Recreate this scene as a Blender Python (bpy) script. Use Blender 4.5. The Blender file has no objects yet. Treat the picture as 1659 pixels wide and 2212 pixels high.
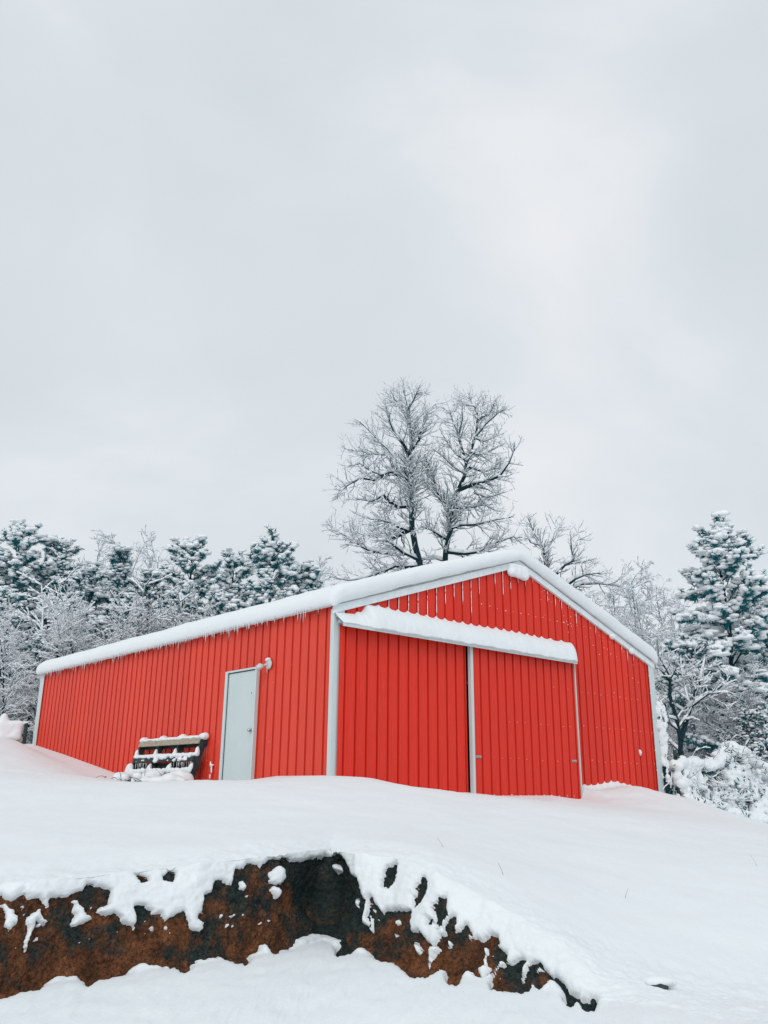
import bpy, math, random
import numpy as np
from mathutils import Matrix

scene = bpy.context.scene
COL = scene.collection
PI = math.pi

# ------------------------------------------------------------------ camera
RIGHT = np.array([0.99995637, -0.00287381, 0.00888865])
FWD = np.array([0.0, 0.95150496, 0.30763339])
UP = np.array([-0.00934168, -0.30761997, 0.95146345])
F_PX, CX, CY = 1857.3, 829.5, 1106.0
cam_data = bpy.data.cameras.new('camera')
cam_data.sensor_fit = 'VERTICAL'
cam_data.sensor_height = 36.0
cam_data.lens = F_PX / 2212.0 * 36.0
cam_data.clip_start, cam_data.clip_end = 0.05, 2000.0
cam = bpy.data.objects.new('camera', cam_data)
COL.objects.link(cam)
M = Matrix.Identity(4)
for i in range(3):
    M[i][0], M[i][1], M[i][2] = RIGHT[i], UP[i], -FWD[i]
cam.matrix_world = M
scene.camera = cam

# ------------------------------------------------------------------ sky, sun, exposure
SUN_EL, SUN_AZ = 38.0, 193.0          # azimuth clockwise from +Y: behind the camera, to its left
world = bpy.data.worlds.new('World')
scene.world = world
world.use_nodes = True
wt = world.node_tree
wt.nodes.clear()
wn = wt.nodes.new
w_out = wn('ShaderNodeOutputWorld')
w_mix = wn('ShaderNodeMixShader')
w_bg_sky, w_bg_cloud = wn('ShaderNodeBackground'), wn('ShaderNodeBackground')
w_sky = wn('ShaderNodeTexSky')
w_sky.sky_type = 'NISHITA'
w_sky.sun_disc = False
w_sky.sun_elevation = math.radians(SUN_EL)
w_sky.sun_rotation = math.radians(SUN_AZ)
w_bg_sky.inputs['Strength'].default_value = 0.10
w_tc = wn('ShaderNodeTexCoord')
w_map = wn('ShaderNodeMapping')
w_map.inputs['Scale'].default_value = (1.0, 1.0, 1.7)
w_map.inputs['Location'].default_value = (1.3, 0.0, 0.0)
w_n1 = wn('ShaderNodeTexNoise')
w_n1.inputs['Scale'].default_value = 2.3
w_n1.inputs['Detail'].default_value = 5.0
w_n1.inputs['Roughness'].default_value = 0.48
w_n1.inputs['Distortion'].default_value = 0.35
w_ramp = wn('ShaderNodeValToRGB')
w_el = w_ramp.color_ramp.elements
w_el[0].position, w_el[0].color = 0.33, (0.655, 0.715, 0.742, 1)
w_el[1].position, w_el[1].color = 0.69, (0.830, 0.845, 0.868, 1)
w_e = w_el.new(0.5)
w_e.color = (0.708, 0.760, 0.802, 1)
w_bg_cloud.inputs['Strength'].default_value = 1.0
w_mix.inputs['Fac'].default_value = 0.955      # thick overcast, a little of the clear sky above it
L = wt.links.new
L(w_tc.outputs['Generated'], w_map.inputs['Vector'])
L(w_map.outputs['Vector'], w_n1.inputs['Vector'])
L(w_n1.outputs['Fac'], w_ramp.inputs['Fac'])
L(w_ramp.outputs['Color'], w_bg_cloud.inputs['Color'])
L(w_sky.outputs['Color'], w_bg_sky.inputs['Color'])
L(w_bg_sky.outputs['Background'], w_mix.inputs[1])
L(w_bg_cloud.outputs['Background'], w_mix.inputs[2])
L(w_mix.outputs['Shader'], w_out.inputs['Surface'])

sun_data = bpy.data.lights.new('sun', 'SUN')
sun_data.energy = 1.15
sun_data.angle = math.radians(35)
sun_data.color = (1.0, 0.97, 0.93)
sun = bpy.data.objects.new('sun', sun_data)
COL.objects.link(sun)
sun.rotation_euler = (math.radians(90 - SUN_EL), 0, math.radians(180 - SUN_AZ))
sun.location = (-8, -12, 30)

vs = scene.view_settings
vs.view_transform = 'Standard'
vs.look = 'None'
vs.exposure = 0.05
vs.gamma = 1.0
vs.use_curve_mapping = False

# ------------------------------------------------------------------ small helpers
def ray(u, v):
    return FWD + RIGHT * ((u - CX) / F_PX) - UP * ((v - CY) / F_PX)

def at(u, v, Y):
    """The point at depth Y (metres ahead of the camera) seen at photo position u, v."""
    d = ray(u, v)
    return d * (Y / d[1])

def project(P):
    P = np.asarray(P, float)
    d = P @ FWD
    return np.stack([CX + F_PX * (P @ RIGHT) / d, CY - F_PX * (P @ UP) / d], -1)

def _hash(ix, iy, iz, seed):
    n = (ix * 374761393 + iy * 668265263 + iz * 2147483647 + seed * 974634777) & 0xFFFFFFFF
    n = ((n ^ (n >> 13)) * 1274126177) & 0xFFFFFFFF
    n = n ^ (n >> 16)
    return (n & 0xFFFF) / 65535.0

def vnoise(P, scale=1.0, seed=0):
    P = np.asarray(P, float) * scale
    I = np.floor(P).astype(np.int64)
    f = P - I
    f = f * f * (3 - 2 * f)
    x, y, z = I[..., 0], I[..., 1], I[..., 2]
    fx, fy, fz = f[..., 0], f[..., 1], f[..., 2]
    def h(a, b, c): return _hash(x + a, y + b, z + c, seed)
    x00 = h(0, 0, 0) * (1 - fx) + h(1, 0, 0) * fx
    x10 = h(0, 1, 0) * (1 - fx) + h(1, 1, 0) * fx
    x01 = h(0, 0, 1) * (1 - fx) + h(1, 0, 1) * fx
    x11 = h(0, 1, 1) * (1 - fx) + h(1, 1, 1) * fx
    return ((x00 * (1 - fy) + x10 * fy) * (1 - fz) + (x01 * (1 - fy) + x11 * fy) * fz) * 2 - 1

def fbm(P, scale=1.0, octaves=4, gain=0.5, seed=0):
    s, a, t = 0.0, 1.0, 0.0
    for o in range(octaves):
        s = s + a * vnoise(P, scale * 2 ** o, seed + o * 17)
        t += a
        a *= gain
    return s / t

def sstep(a, b, x):
    t = np.clip((x - a) / (b - a), 0, 1)
    return t * t * (3 - 2 * t)

def link(o, parent=None):
    COL.objects.link(o)
    if parent is not None:
        o.parent = parent
    return o

def mesh_obj(name, V, Fc, mat, parent=None, smooth=True):
    """V (n,3); Fc an int array (m,3|4) or a list of such arrays."""
    V = np.asarray(V, np.float32).reshape(-1, 3)
    Fl = Fc if isinstance(Fc, list) else [Fc]
    Fl = [np.asarray(f, np.int32) for f in Fl if len(f)]
    me = bpy.data.meshes.new(name)
    me.vertices.add(len(V))
    me.vertices.foreach_set('co', V.ravel())
    loops = np.concatenate([f.ravel() for f in Fl])
    tot = np.concatenate([np.full(len(f), f.shape[1], np.int32) for f in Fl])
    start = np.concatenate([[0], np.cumsum(tot)[:-1]]).astype(np.int32)
    me.loops.add(len(loops))
    me.loops.foreach_set('vertex_index', loops)
    me.polygons.add(len(tot))
    me.polygons.foreach_set('loop_start', start)
    me.polygons.foreach_set('loop_total', tot)
    me.update(calc_edges=True)
    me.polygons.foreach_set('use_smooth', np.full(len(tot), smooth))
    me.materials.append(mat)
    me.validate()
    return link(bpy.data.objects.new(name, me), parent)

def empty(name, loc=(0, 0, 0)):
    o = bpy.data.objects.new(name, None)
    o.location = loc
    o.empty_display_size = 0.3
    return link(o)

def tag(o, label=None, cat=None, group=None, kind=None):
    if label: o['label'] = label
    if cat: o['category'] = cat
    if group: o['group'] = group
    if kind: o['kind'] = kind
    return o

def rebase(o, base):
    """Move a mesh object's origin to `base` without moving its shape (world, no parent)."""
    base = np.asarray(base, float)
    o.data.transform(Matrix.Translation(-base))
    o.location = base
    return o

class MB:
    """Collects simple solids into one mesh."""
    def __init__(s): s.v, s.q, s.t, s.n = [], [], [], 0
    def add(s, V, Q=None, T=None):
        V = np.asarray(V, float).reshape(-1, 3)
        if Q is not None and len(Q): s.q.append(np.asarray(Q) + s.n)
        if T is not None and len(T): s.t.append(np.asarray(T) + s.n)
        s.v.append(V); s.n += len(V)
    def box(s, c, ax, ay, az):
        """Centre and three half-axis vectors."""
        c, ax, ay, az = [np.asarray(k, float) for k in (c, ax, ay, az)]
        V = [c + i * ax + j * ay + k * az for k in (-1, 1) for j in (-1, 1) for i in (-1, 1)]
        s.add(V, [[0, 2, 3, 1], [4, 5, 7, 6], [0, 1, 5, 4], [2, 6, 7, 3], [0, 4, 6, 2], [1, 3, 7, 5]])
    def tube(s, P, R, n=8, cap=True):
        P = np.asarray(P, float); R = np.broadcast_to(R, len(P))
        d = np.gradient(P, axis=0); d /= np.linalg.norm(d, axis=1)[:, None] + 1e-9
        ref = np.array([0, 0, 1.]) if abs(d[0][2]) < .9 else np.array([1., 0, 0])
        V = []
        for p, t, r in zip(P, d, R):
            a = np.cross(t, ref); a /= np.linalg.norm(a); b = np.cross(a, t)
            for k in range(n):
                th = 2 * PI * k / n
                V.append(p + r * (a * math.cos(th) + b * math.sin(th)))
        Q = [[i * n + k, i * n + (k + 1) % n, (i + 1) * n + (k + 1) % n, (i + 1) * n + k] for i in range(len(P) - 1) for k in range(n)]
        T = []
        if cap:
            V += [P[0], P[-1]]; m = len(P) * n
            T = [[m, (k + 1) % n, k] for k in range(n)] + [[m + 1, m - n + k, m - n + (k + 1) % n] for k in range(n)]
        s.add(V, Q, T)
    def build(s, name, mat, parent=None, smooth=False):
        F = ([np.concatenate(s.q)] if s.q else []) + ([np.concatenate(s.t)] if s.t else [])
        return mesh_obj(name, np.concatenate(s.v), F, mat, parent, smooth)

# ------------------------------------------------------------------ materials
def mat_new(name, color, rough=0.6, spec=0.5):
    m = bpy.data.materials.new(name)
    m.use_nodes = True
    b = m.node_tree.nodes['Principled BSDF']
    b.inputs['Base Color'].default_value = (*color, 1)
    b.inputs['Roughness'].default_value = rough
    b.inputs['Specular IOR Level'].default_value = spec
    return m, m.node_tree, b

def tex_color(nt, b, stops, scale, detail=4, rough=0.55, coord='Object', stretch=None, distortion=0.0):
    tc = nt.nodes.new('ShaderNodeTexCoord')
    mp = nt.nodes.new('ShaderNodeMapping')
    if stretch: mp.inputs['Scale'].default_value = stretch
    n = nt.nodes.new('ShaderNodeTexNoise')
    n.inputs['Scale'].default_value = scale
    n.inputs['Detail'].default_value = detail
    n.inputs['Roughness'].default_value = rough
    n.inputs['Distortion'].default_value = distortion
    r = nt.nodes.new('ShaderNodeValToRGB')
    e = r.color_ramp.elements
    while len(e) < len(stops): e.new(0.5)
    for k, (p, c) in enumerate(stops):
        e[k].position = p; e[k].color = (*c, 1)
    nt.links.new(tc.outputs[coord], mp.inputs['Vector'])
    nt.links.new(mp.outputs['Vector'], n.inputs['Vector'])
    nt.links.new(n.outputs['Fac'], r.inputs['Fac'])
    if b is not None: nt.links.new(r.outputs['Color'], b.inputs['Base Color'])
    return n, r, mp

def bump(nt, b, scale, strength, dist=0.01, detail=4, stretch=None):
    tc = nt.nodes.new('ShaderNodeTexCoord')
    mp = nt.nodes.new('ShaderNodeMapping')
    if stretch: mp.inputs['Scale'].default_value = stretch
    n = nt.nodes.new('ShaderNodeTexNoise')
    n.inputs['Scale'].default_value = scale
    n.inputs['Detail'].default_value = detail
    bp = nt.nodes.new('ShaderNodeBump')
    bp.inputs['Strength'].default_value = strength
    bp.inputs['Distance'].default_value = dist
    nt.links.new(tc.outputs['Object'], mp.inputs['Vector'])
    nt.links.new(mp.outputs['Vector'], n.inputs['Vector'])
    nt.links.new(n.outputs['Fac'], bp.inputs['Height'])
    nt.links.new(bp.outputs['Normal'], b.inputs['Normal'])

def sheet_tone(nt, b):
    """Each sheet left the rollers with a slightly different tone."""
    src = b.inputs['Base Color'].links[0].from_socket
    oi = nt.nodes.new('ShaderNodeObjectInfo'); mr = nt.nodes.new('ShaderNodeMapRange')
    mr.inputs['To Min'].default_value, mr.inputs['To Max'].default_value = 0.955, 1.04
    hs = nt.nodes.new('ShaderNodeHueSaturation')
    nt.links.new(oi.outputs['Random'], mr.inputs['Value']); nt.links.new(mr.outputs['Result'], hs.inputs['Value'])
    nt.links.new(src, hs.inputs['Color']); nt.links.new(hs.outputs['Color'], b.inputs['Base Color'])

MT = {}
m, nt, b = mat_new('snow', (0.80, 0.845, 0.885), 0.75, 0.25)
tex_color(nt, b, [(0.3, (0.732, 0.776, 0.798)), (0.7, (0.757, 0.796, 0.816))], 1.3, 3)
bump(nt, b, 38, 0.42, 0.010, 6)
MT['snow'] = m
m, nt, b = mat_new('branch_snow', (0.80, 0.838, 0.865), 0.8, 0.2)
MT['tree_snow'] = m
m, nt, b = mat_new('red_painted_metal', (0.60, 0.03, 0.018), 0.45, 0.3)
n_, r_, _ = tex_color(nt, b, [(0.25, (0.61, 0.024, 0.011)), (0.55, (0.68, 0.030, 0.014)), (0.8, (0.73, 0.042, 0.021))], 5.0, 6, 0.65, stretch=(7, 7, 0.5))
bump(nt, b, 160, 0.12, 0.003, 2)
sheet_tone(nt, b)
MT['red'] = m
m, nt, b = mat_new('red_painted_metal_side_lit', (0.60, 0.04, 0.025), 0.42, 0.4)  # streaked, paler red: the side wall's brighter light put into the colour
tex_color(nt, b, [(0.25, (0.62, 0.036, 0.017)), (0.55, (0.70, 0.052, 0.026)), (0.8, (0.75, 0.082, 0.046))], 7.0, 6, 0.7, stretch=(9, 9, 0.35))
bump(nt, b, 160, 0.12, 0.003, 2)
sheet_tone(nt, b)
MT['red_side'] = m
m, nt, b = mat_new('white_trim_metal', (0.52, 0.59, 0.60), 0.4, 0.4)
tex_color(nt, b, [(0.3, (0.52, 0.59, 0.595)), (0.7, (0.57, 0.635, 0.64))], 3, 4, stretch=(4, 4, 0.6))
MT['trim'] = m
m, nt, b = mat_new('door_paint', (0.50, 0.59, 0.60), 0.38, 0.4)
tex_color(nt, b, [(0.3, (0.51, 0.595, 0.60)), (0.7, (0.55, 0.625, 0.63))], 2, 3)
MT['door'] = m
m, nt, b = mat_new('frosted_trim_metal', (0.64, 0.70, 0.71), 0.6, 0.3)
tex_color(nt, b, [(0.30, (0.60, 0.66, 0.67)), (0.5, (0.70, 0.75, 0.77)), (0.7, (0.74, 0.785, 0.815))], 9, 6, 0.65)
bump(nt, b, 60, 0.4, 0.006, 4)
MT['frosted_trim'] = m
MT['galv'] = mat_new('galvanised_steel', (0.36, 0.38, 0.38), 0.45, 0.5)[0]
MT['dark_metal'] = mat_new('dark_metal', (0.05, 0.06, 0.065), 0.5, 0.4)[0]
MT['rubber'] = mat_new('door_seal', (0.02, 0.06, 0.07), 0.6, 0.3)[0]
MT['chrome'] = mat_new('steel_knob', (0.45, 0.47, 0.48), 0.22, 0.5)[0]
MT['chrome'].node_tree.nodes['Principled BSDF'].inputs['Metallic'].default_value = 1.0
MT['lamp'] = mat_new('lamp_plastic', (0.55, 0.58, 0.57), 0.4, 0.4)[0]
m, nt, b = mat_new('ice', (0.80, 0.86, 0.88), 0.15, 0.5)
b.inputs['Transmission Weight'].default_value = 0.3
b.inputs['IOR'].default_value = 1.31
MT['ice'] = m
m, nt, b = mat_new('needles', (0.012, 0.045, 0.05), 0.55, 0.3)
tex_color(nt, b, [(0.3, (0.002, 0.130, 0.170)), (0.7, (0.008, 0.205, 0.245))], 3.5, 4)
MT['needle'] = m
m, nt, b = mat_new('bark', (0.02, 0.035, 0.04), 0.85, 0.2)
tex_color(nt, b, [(0.3, (0.003, 0.016, 0.026)), (0.7, (0.012, 0.042, 0.056))], 6, 5, stretch=(3, 3, 0.6))
MT['bark'] = m
m, nt, b = mat_new('twig_bark', (0.010, 0.090, 0.115), 0.85, 0.2)
MT['twig'] = m
MT['frosty_twig'] = mat_new('frosty_twig', (0.045, 0.110, 0.130), 0.85, 0.2)[0]
m, nt, b = mat_new('weathered_board', (0.22, 0.20, 0.16), 0.8, 0.25)
tex_color(nt, b, [(0.25, (0.20, 0.185, 0.155)), (0.6, (0.40, 0.35, 0.27)), (0.8, (0.48, 0.42, 0.33))], 9, 6, stretch=(1, 1, 6))
MT['board'] = m
m, nt, b = mat_new('wet_dark_wood', (0.03, 0.045, 0.045), 0.7, 0.3)
tex_color(nt, b, [(0.3, (0.006, 0.022, 0.028)), (0.7, (0.040, 0.060, 0.058))], 9, 5)
MT['dark_wood'] = m
m, nt, b = mat_new('old_pink_paint', (0.10, 0.025, 0.025), 0.7, 0.3)
MT['dry_stem'] = mat_new('dry_stem', (0.10, 0.09, 0.06), 0.8, 0.2)[0]
MT['leaf'] = mat_new('dark_leaf', (0.006, 0.085, 0.11), 0.6, 0.3)[0]
MT['wire'] = mat_new('fence_wire', (0.10, 0.11, 0.11), 0.6, 0.3)[0]
# bare earth: rust brown clay, dark wet earth plus painted hollow shade, small stones
m, nt, b = mat_new('bare_earth', (0.09, 0.04, 0.02), 0.95, 0.1)
n1, r1, _ = tex_color(nt, None, [(0.30, (0.040, 0.024, 0.017)), (0.45, (0.090, 0.040, 0.021)), (0.58, (0.165, 0.066, 0.031)), (0.75, (0.290, 0.125, 0.058))], 5.0, 9, 0.72, distortion=0.6)
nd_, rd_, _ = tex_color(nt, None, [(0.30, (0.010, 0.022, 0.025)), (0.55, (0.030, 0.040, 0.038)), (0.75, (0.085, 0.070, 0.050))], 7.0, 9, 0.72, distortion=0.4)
at_ = nt.nodes.new('ShaderNodeAttribute'); at_.attribute_name = 'soil_shade'
n2, r2, _ = tex_color(nt, None, [(0.40, (0.28, 0.31, 0.31)), (0.52, (1.0, 1.0, 1.0)), (0.66, (1.6, 1.4, 1.2))], 48, 8, 0.8)
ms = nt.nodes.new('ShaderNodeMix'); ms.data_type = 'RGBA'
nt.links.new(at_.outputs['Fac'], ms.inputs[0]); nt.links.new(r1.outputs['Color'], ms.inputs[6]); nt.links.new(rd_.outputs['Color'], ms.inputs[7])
mx = nt.nodes.new('ShaderNodeMix'); mx.data_type = 'RGBA'; mx.blend_type = 'MULTIPLY'; mx.inputs[0].default_value = 0.85
nt.links.new(ms.outputs[2], mx.inputs[6]); nt.links.new(r2.outputs['Color'], mx.inputs[7])
nt.links.new(mx.outputs[2], b.inputs['Base Color'])
bump(nt, b, 70, 0.8, 0.02, 8)
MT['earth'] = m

# ------------------------------------------------------------------ barn frame of reference
C0 = np.array([-0.77217, 13.60432, 0.0])          # near corner of the barn
GD = np.array([0.74926904, 0.66226573, 0.0])      # along the gable wall
LD = np.array([-0.66226573, 0.74926904, 0.0])     # along the side wall
ZZ = np.array([0, 0, 1.0])
W, LEN, PITCH = 9.183, 12.28, 0.338
RAKE0, EAVE, FLOOR = 2.751, 2.80, -0.05
def gp(a, out, z): return C0 + GD * a - LD * out + ZZ * z      # on the gable wall, out = in front of it
def sp(bb, out, z): return C0 + LD * bb - GD * out + ZZ * z    # on the side wall
def arr(fn, A, O, Z):
    A, O, Z = np.broadcast_arrays(A, O, Z)
    return np.stack([fn(a, o, z) for a, o, z in zip(A.ravel(), O.ravel(), Z.ravel())]).reshape(A.shape + (3,))

# ------------------------------------------------------------------ ground: snow and the bare earth bank
def px2az(u): return (u - CX) / F_PX / 0.9515 * 1.0
bank_px = np.array([-300, 0, 200, 400, 600, 700, 760, 850, 950, 1050, 1150, 1250, 1330, 1430, 1600, 1900.])
base_v = np.array([2150, 2135, 2104, 2082, 2052, 2030, 2052, 2068, 2098, 2112, 2130, 2152, 2165, 2185, 2215, 2240.])
top_v = np.array([1925, 1905, 1885, 1865, 1842, 1832, 1845, 1850, 1880, 1935, 1985, 2040, 2085, 2120, 2150, 2180.])
base_z = np.full(len(bank_px), -1.05)
def el_tan(u, v):
    d = np.array([ray(a, c) for a, c in zip(u, v)])
    return d[:, 2] / d[:, 1], d[:, 0] / d[:, 1]
tb, sb = el_tan(bank_px, base_v)
Yb = base_z / tb
tt, st = el_tan(bank_px, top_v)
gap = np.array([.3, .3, .3, .32, .36, .5, .4, .5, .55, .5, .42, .4, .45, .6, .9, 1.2])
Yt = Yb + gap
Zt = tt * Yt
Xb = sb * Yb

def bank_curves(x):
    """Base depth, base height, top depth, top height of the bank at lateral position x."""
    yb = np.interp(x, Xb, Yb); yt = np.interp(x, Xb, Yt); zt = np.interp(x, Xb, Zt)
    return yb, np.full_like(x, -1.05), yt, zt

g_line = np.array([(0.0, .165), (.182, .165), (.382, .159), (.865, .06), (1.41, -.072), (1.895, -.034), (2.095, -.065), (2.91, -.057), (3.629, -.105),
                   (5.171, -.098), (5.7, -.15), (5.93, -.20), (6.09, -.14), (6.14, .05), (6.315, .088), (6.654, .087), (7.42, .168), (8.012, .099), (8.857, -.025), (9.3, -.06)])
l_line = np.array([(0, .16), (.087, .149), (.87, .124), (1.87, .088), (2.033, .066), (3.054, .041), (3.54, .03), (4.6, .05), (6.3, .10), (6.948, .189), (8.5, .43), (10.23, .697), (12.12, .97), (12.355, 1.0), (14, 1.15)])

# control points for the open snow field
cp = []
for a in np.linspace(-.3, W + .2, 14): p = gp(a, .35, 0); cp.append((p[0], p[1], np.interp(a, g_line[:, 0], g_line[:, 1]) - .03))
for c in np.linspace(.5, LEN, 12): p = sp(c, .35, 0); cp.append((p[0], p[1], np.interp(c, l_line[:, 0], l_line[:, 1]) - .02))
for xb, y, z in zip(Xb, Yt, Zt): cp.append((np.interp(xb, Xb, Xb) * 1.04, y + .25, z + .03))
for u, v, Y in [(-40, 1592, 22), (0, 1597, 21), (-250, 1590, 22), (40, 1604, 21)]: cp.append(tuple(at(u, v, Y)))
for u, v, Y in [(1440, 1716, 20.2), (1520, 1738, 21.0), (1600, 1763, 21.9), (1659, 1781, 22.6), (1800, 1806, 24), (1560, 1760, 18), (1659, 1800, 18.5)]: cp.append(tuple(at(u, v, Y)))
cp += [(1.5, 11.0, -.30), (3.0, 12.5, -.28), (4.5, 11, -.62), (-3.5, 11, -.10), (-6.0, 14.0, .12), (5, 8.5, -.85), (8, 10, -.9), (-6, 8.5, -.38), (-9, 11, -.1)]
cp += [(14, 28, -.7), (16, 16, -1.3), (9, 25, -.3), (-14, 26, 1.4), (-25, 30, 1.9), (0, 34, .6), (20, 36, -.3), (0, 60, 1.2), (40, 60, 1.0), (-40, 60, 2.2), (0, 120, 2), (60, 120, 2), (-60, 120, 2.5), (35, 10, -1.5), (-30, 10, .4), (-20, 16, .8)]
cp = np.array(cp, float)
def _tk(r2): return 0.5 * r2 * np.log(r2 + 1e-9)
def tps_fit(xy, z, lam=0.15):
    n = len(z); r2 = ((xy[:, None] - xy[None]) ** 2).sum(-1)
    A = np.zeros((n + 3, n + 3)); A[:n, :n] = _tk(r2) + lam * np.eye(n)
    A[:n, n] = 1; A[:n, n + 1:] = xy; A[n, :n] = 1; A[n + 1:, :n] = xy.T
    return np.linalg.solve(A, np.concatenate([z, np.zeros(3)]))
_tw = tps_fit(cp[:, :2], cp[:, 2])
def tps(x, y):
    o = _tw[-3] + _tw[-2] * x + _tw[-1] * y
    for (px, py, _), w in zip(cp, _tw): o = o + w * _tk((x - px) ** 2 + (y - py) ** 2)
    return o

def upper_z(x, y):
    z = tps(x, y)
    P = np.stack([x, y, np.zeros_like(x)], -1)
    z = z + 0.040 * fbm(P, .55, 3, .5, 3) + 0.014 * fbm(P, 2.2, 3, .5, 9) + .004 * fbm(P, 11, 2, .5, 19)
    rel = P - C0
    go = -(rel @ LD)
    z = z + .05 * fbm(P + 31, 1.5, 3, .5, 23) * sstep(3.2, .6, np.abs(go)) * sstep(.3, 1.2, rel @ GD + 1) 
    a = rel @ GD; o = -(rel @ LD)          # gable coordinates
    c = rel @ LD; s = -(rel @ GD)          # side wall coordinates
    ph = np.mod((a - 0.0162 + .022) / .2286, 1)
    hg = np.interp(a, g_line[:, 0], g_line[:, 1]) + .045 * np.abs(2 * ph - 1) ** 3 * sstep(6.15, 6.3, a) * (1 - sstep(.0, .16, o)); hl = np.interp(c, l_line[:, 0], l_line[:, 1])
    wg = (1 - sstep(.1, .85, o)) * sstep(-.9, -.1, a) * (1 - sstep(W + .1, W + .8, a)) * (o > -1.2)
    wl = (1 - sstep(.1, 1.0, s)) * sstep(-.9, -.1, c) * (1 - sstep(LEN + .3, LEN + 2, c)) * (s > -1.2)
    z = z * (1 - wg) + (hg - .05 * np.clip(o, 0, 1) - .75 * np.clip(o, -.02, .10) * sstep(6.12, 6.3, a)) * wg
    wl = wl * (1 - wg)
    return z * (1 - wl) + (hl + 0.0 * s) * wl

def lower_z(x, y, yb):
    far = -1.05
    near = -1.55
    t = sstep(0, 1, np.clip((y - 0.5) / (yb - 0.5), 0, 1))
    P = np.stack([x, y, np.zeros_like(x)], -1)
    return near + (far - near) * t + 0.03 * fbm(P, 1.3, 3, .5, 21) * sstep(0, 1.2, yb - y)

# outline of the bare earth, traced in photo positions
def L3(p): return [(x * .4902, 1762 + y * .4902) for x, y in p]
def R4(p): return [(677.7 + x * .4902, 1762 + y * .4902) for x, y in p]
top_l = L3([(-120, 330), (0, 340), (30, 360), (55, 365), (110, 325), (130, 345), (150, 355), (190, 362), (215, 400), (234, 395), (238, 355), (300, 350), (360, 325), (385, 318), (400, 290), (450, 305), (490, 315), (487, 372),
            (470, 380), (440, 392), (433, 420), (480, 436), (520, 430), (545, 468), (580, 475), (605, 476), (620, 440), (610, 392), (640, 388), (680, 425), (710, 430), (740, 470), (790, 430), (815, 425), (850, 495), (885, 512), (915, 490), (917, 455), (890, 445), (915, 400), (918, 350), (955, 335), (965, 290), (985, 285), (1030, 300), (1042, 330),
            (1055, 232), (1075, 245), (1100, 206), (1125, 212), (1165, 225), (1200, 185), (1255, 175), (1320, 200), (1375, 190), (1440, 180), (1466, 150), (1500, 195), (1530, 262), (1560, 280), (1575, 358), (1590, 375)])
top_r = R4([(235, 350), (262, 400), (290, 440), (305, 412), (350, 410), (405, 418), (400, 470), (410, 520), (440, 495), (450, 512), (500, 568), (522, 555), (545, 522), (580, 520), (575, 470), (600, 432), (618, 432), (605, 500), (640, 505), (668, 468), (692, 520), (730, 535), (770, 508), (797, 518), (800, 570), (830, 590), (832, 632), (860, 640), (910, 620),
            (940, 640), (985, 635), (1010, 665), (1032, 688), (1060, 690), (1085, 712), (1110, 745), (1160, 768), (1200, 782), (1235, 780)])
bot_r = R4([(1242, 790), (1225, 830), (1200, 832), (1180, 798), (1148, 780), (1128, 815), (1105, 785), (1090, 740), (1040, 692), (1015, 712), (982, 738), (965, 728), (940, 742), (900, 752), (860, 745), (785, 735), (775, 700), (800, 640), (775, 655), (770, 668), (728, 692), (705, 668), (675, 655), (648, 670), (628, 717), (598, 716), (580, 655), (545, 655), (492, 684), (430, 685), (385, 650), (350, 625), (285, 608), (230, 575), (210, 558), (180, 565), (158, 582), (108, 592)])
bot_l = L3([(1490, 592), (1478, 530), (1420, 507), (1345, 515), (1300, 560), (1215, 586), (1195, 560), (1180, 546), (1160, 555), (1158, 582), (1110, 598), (1082, 632), (1045, 625), (990, 605), (935, 612), (880, 622), (820, 663), (780, 648), (700, 640), (625, 635), (560, 670), (450, 693), (412, 705), (395, 723), (375, 705), (345, 678), (250, 697), (165, 740), (80, 752), (20, 774), (-120, 800)])
bare_polys = [top_l + top_r + bot_r + bot_l,
              R4([(322, 210), (350, 204), (342, 262), (325, 300), (296, 296), (305, 240)]),
              R4([(475, 262), (480, 290), (472, 330), (450, 372), (428, 392), (424, 350), (452, 292)]),
              R4([(540, 350), (578, 350), (572, 420), (540, 482), (524, 452), (517, 385)]),
              R4([(490, 445), (505, 448), (500, 465), (486, 460)]),
              L3([(735, 262), (760, 240), (780, 250), (770, 275), (740, 270)]), L3([(610, 250), (640, 258), (660, 270), (640, 280)])]
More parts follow.
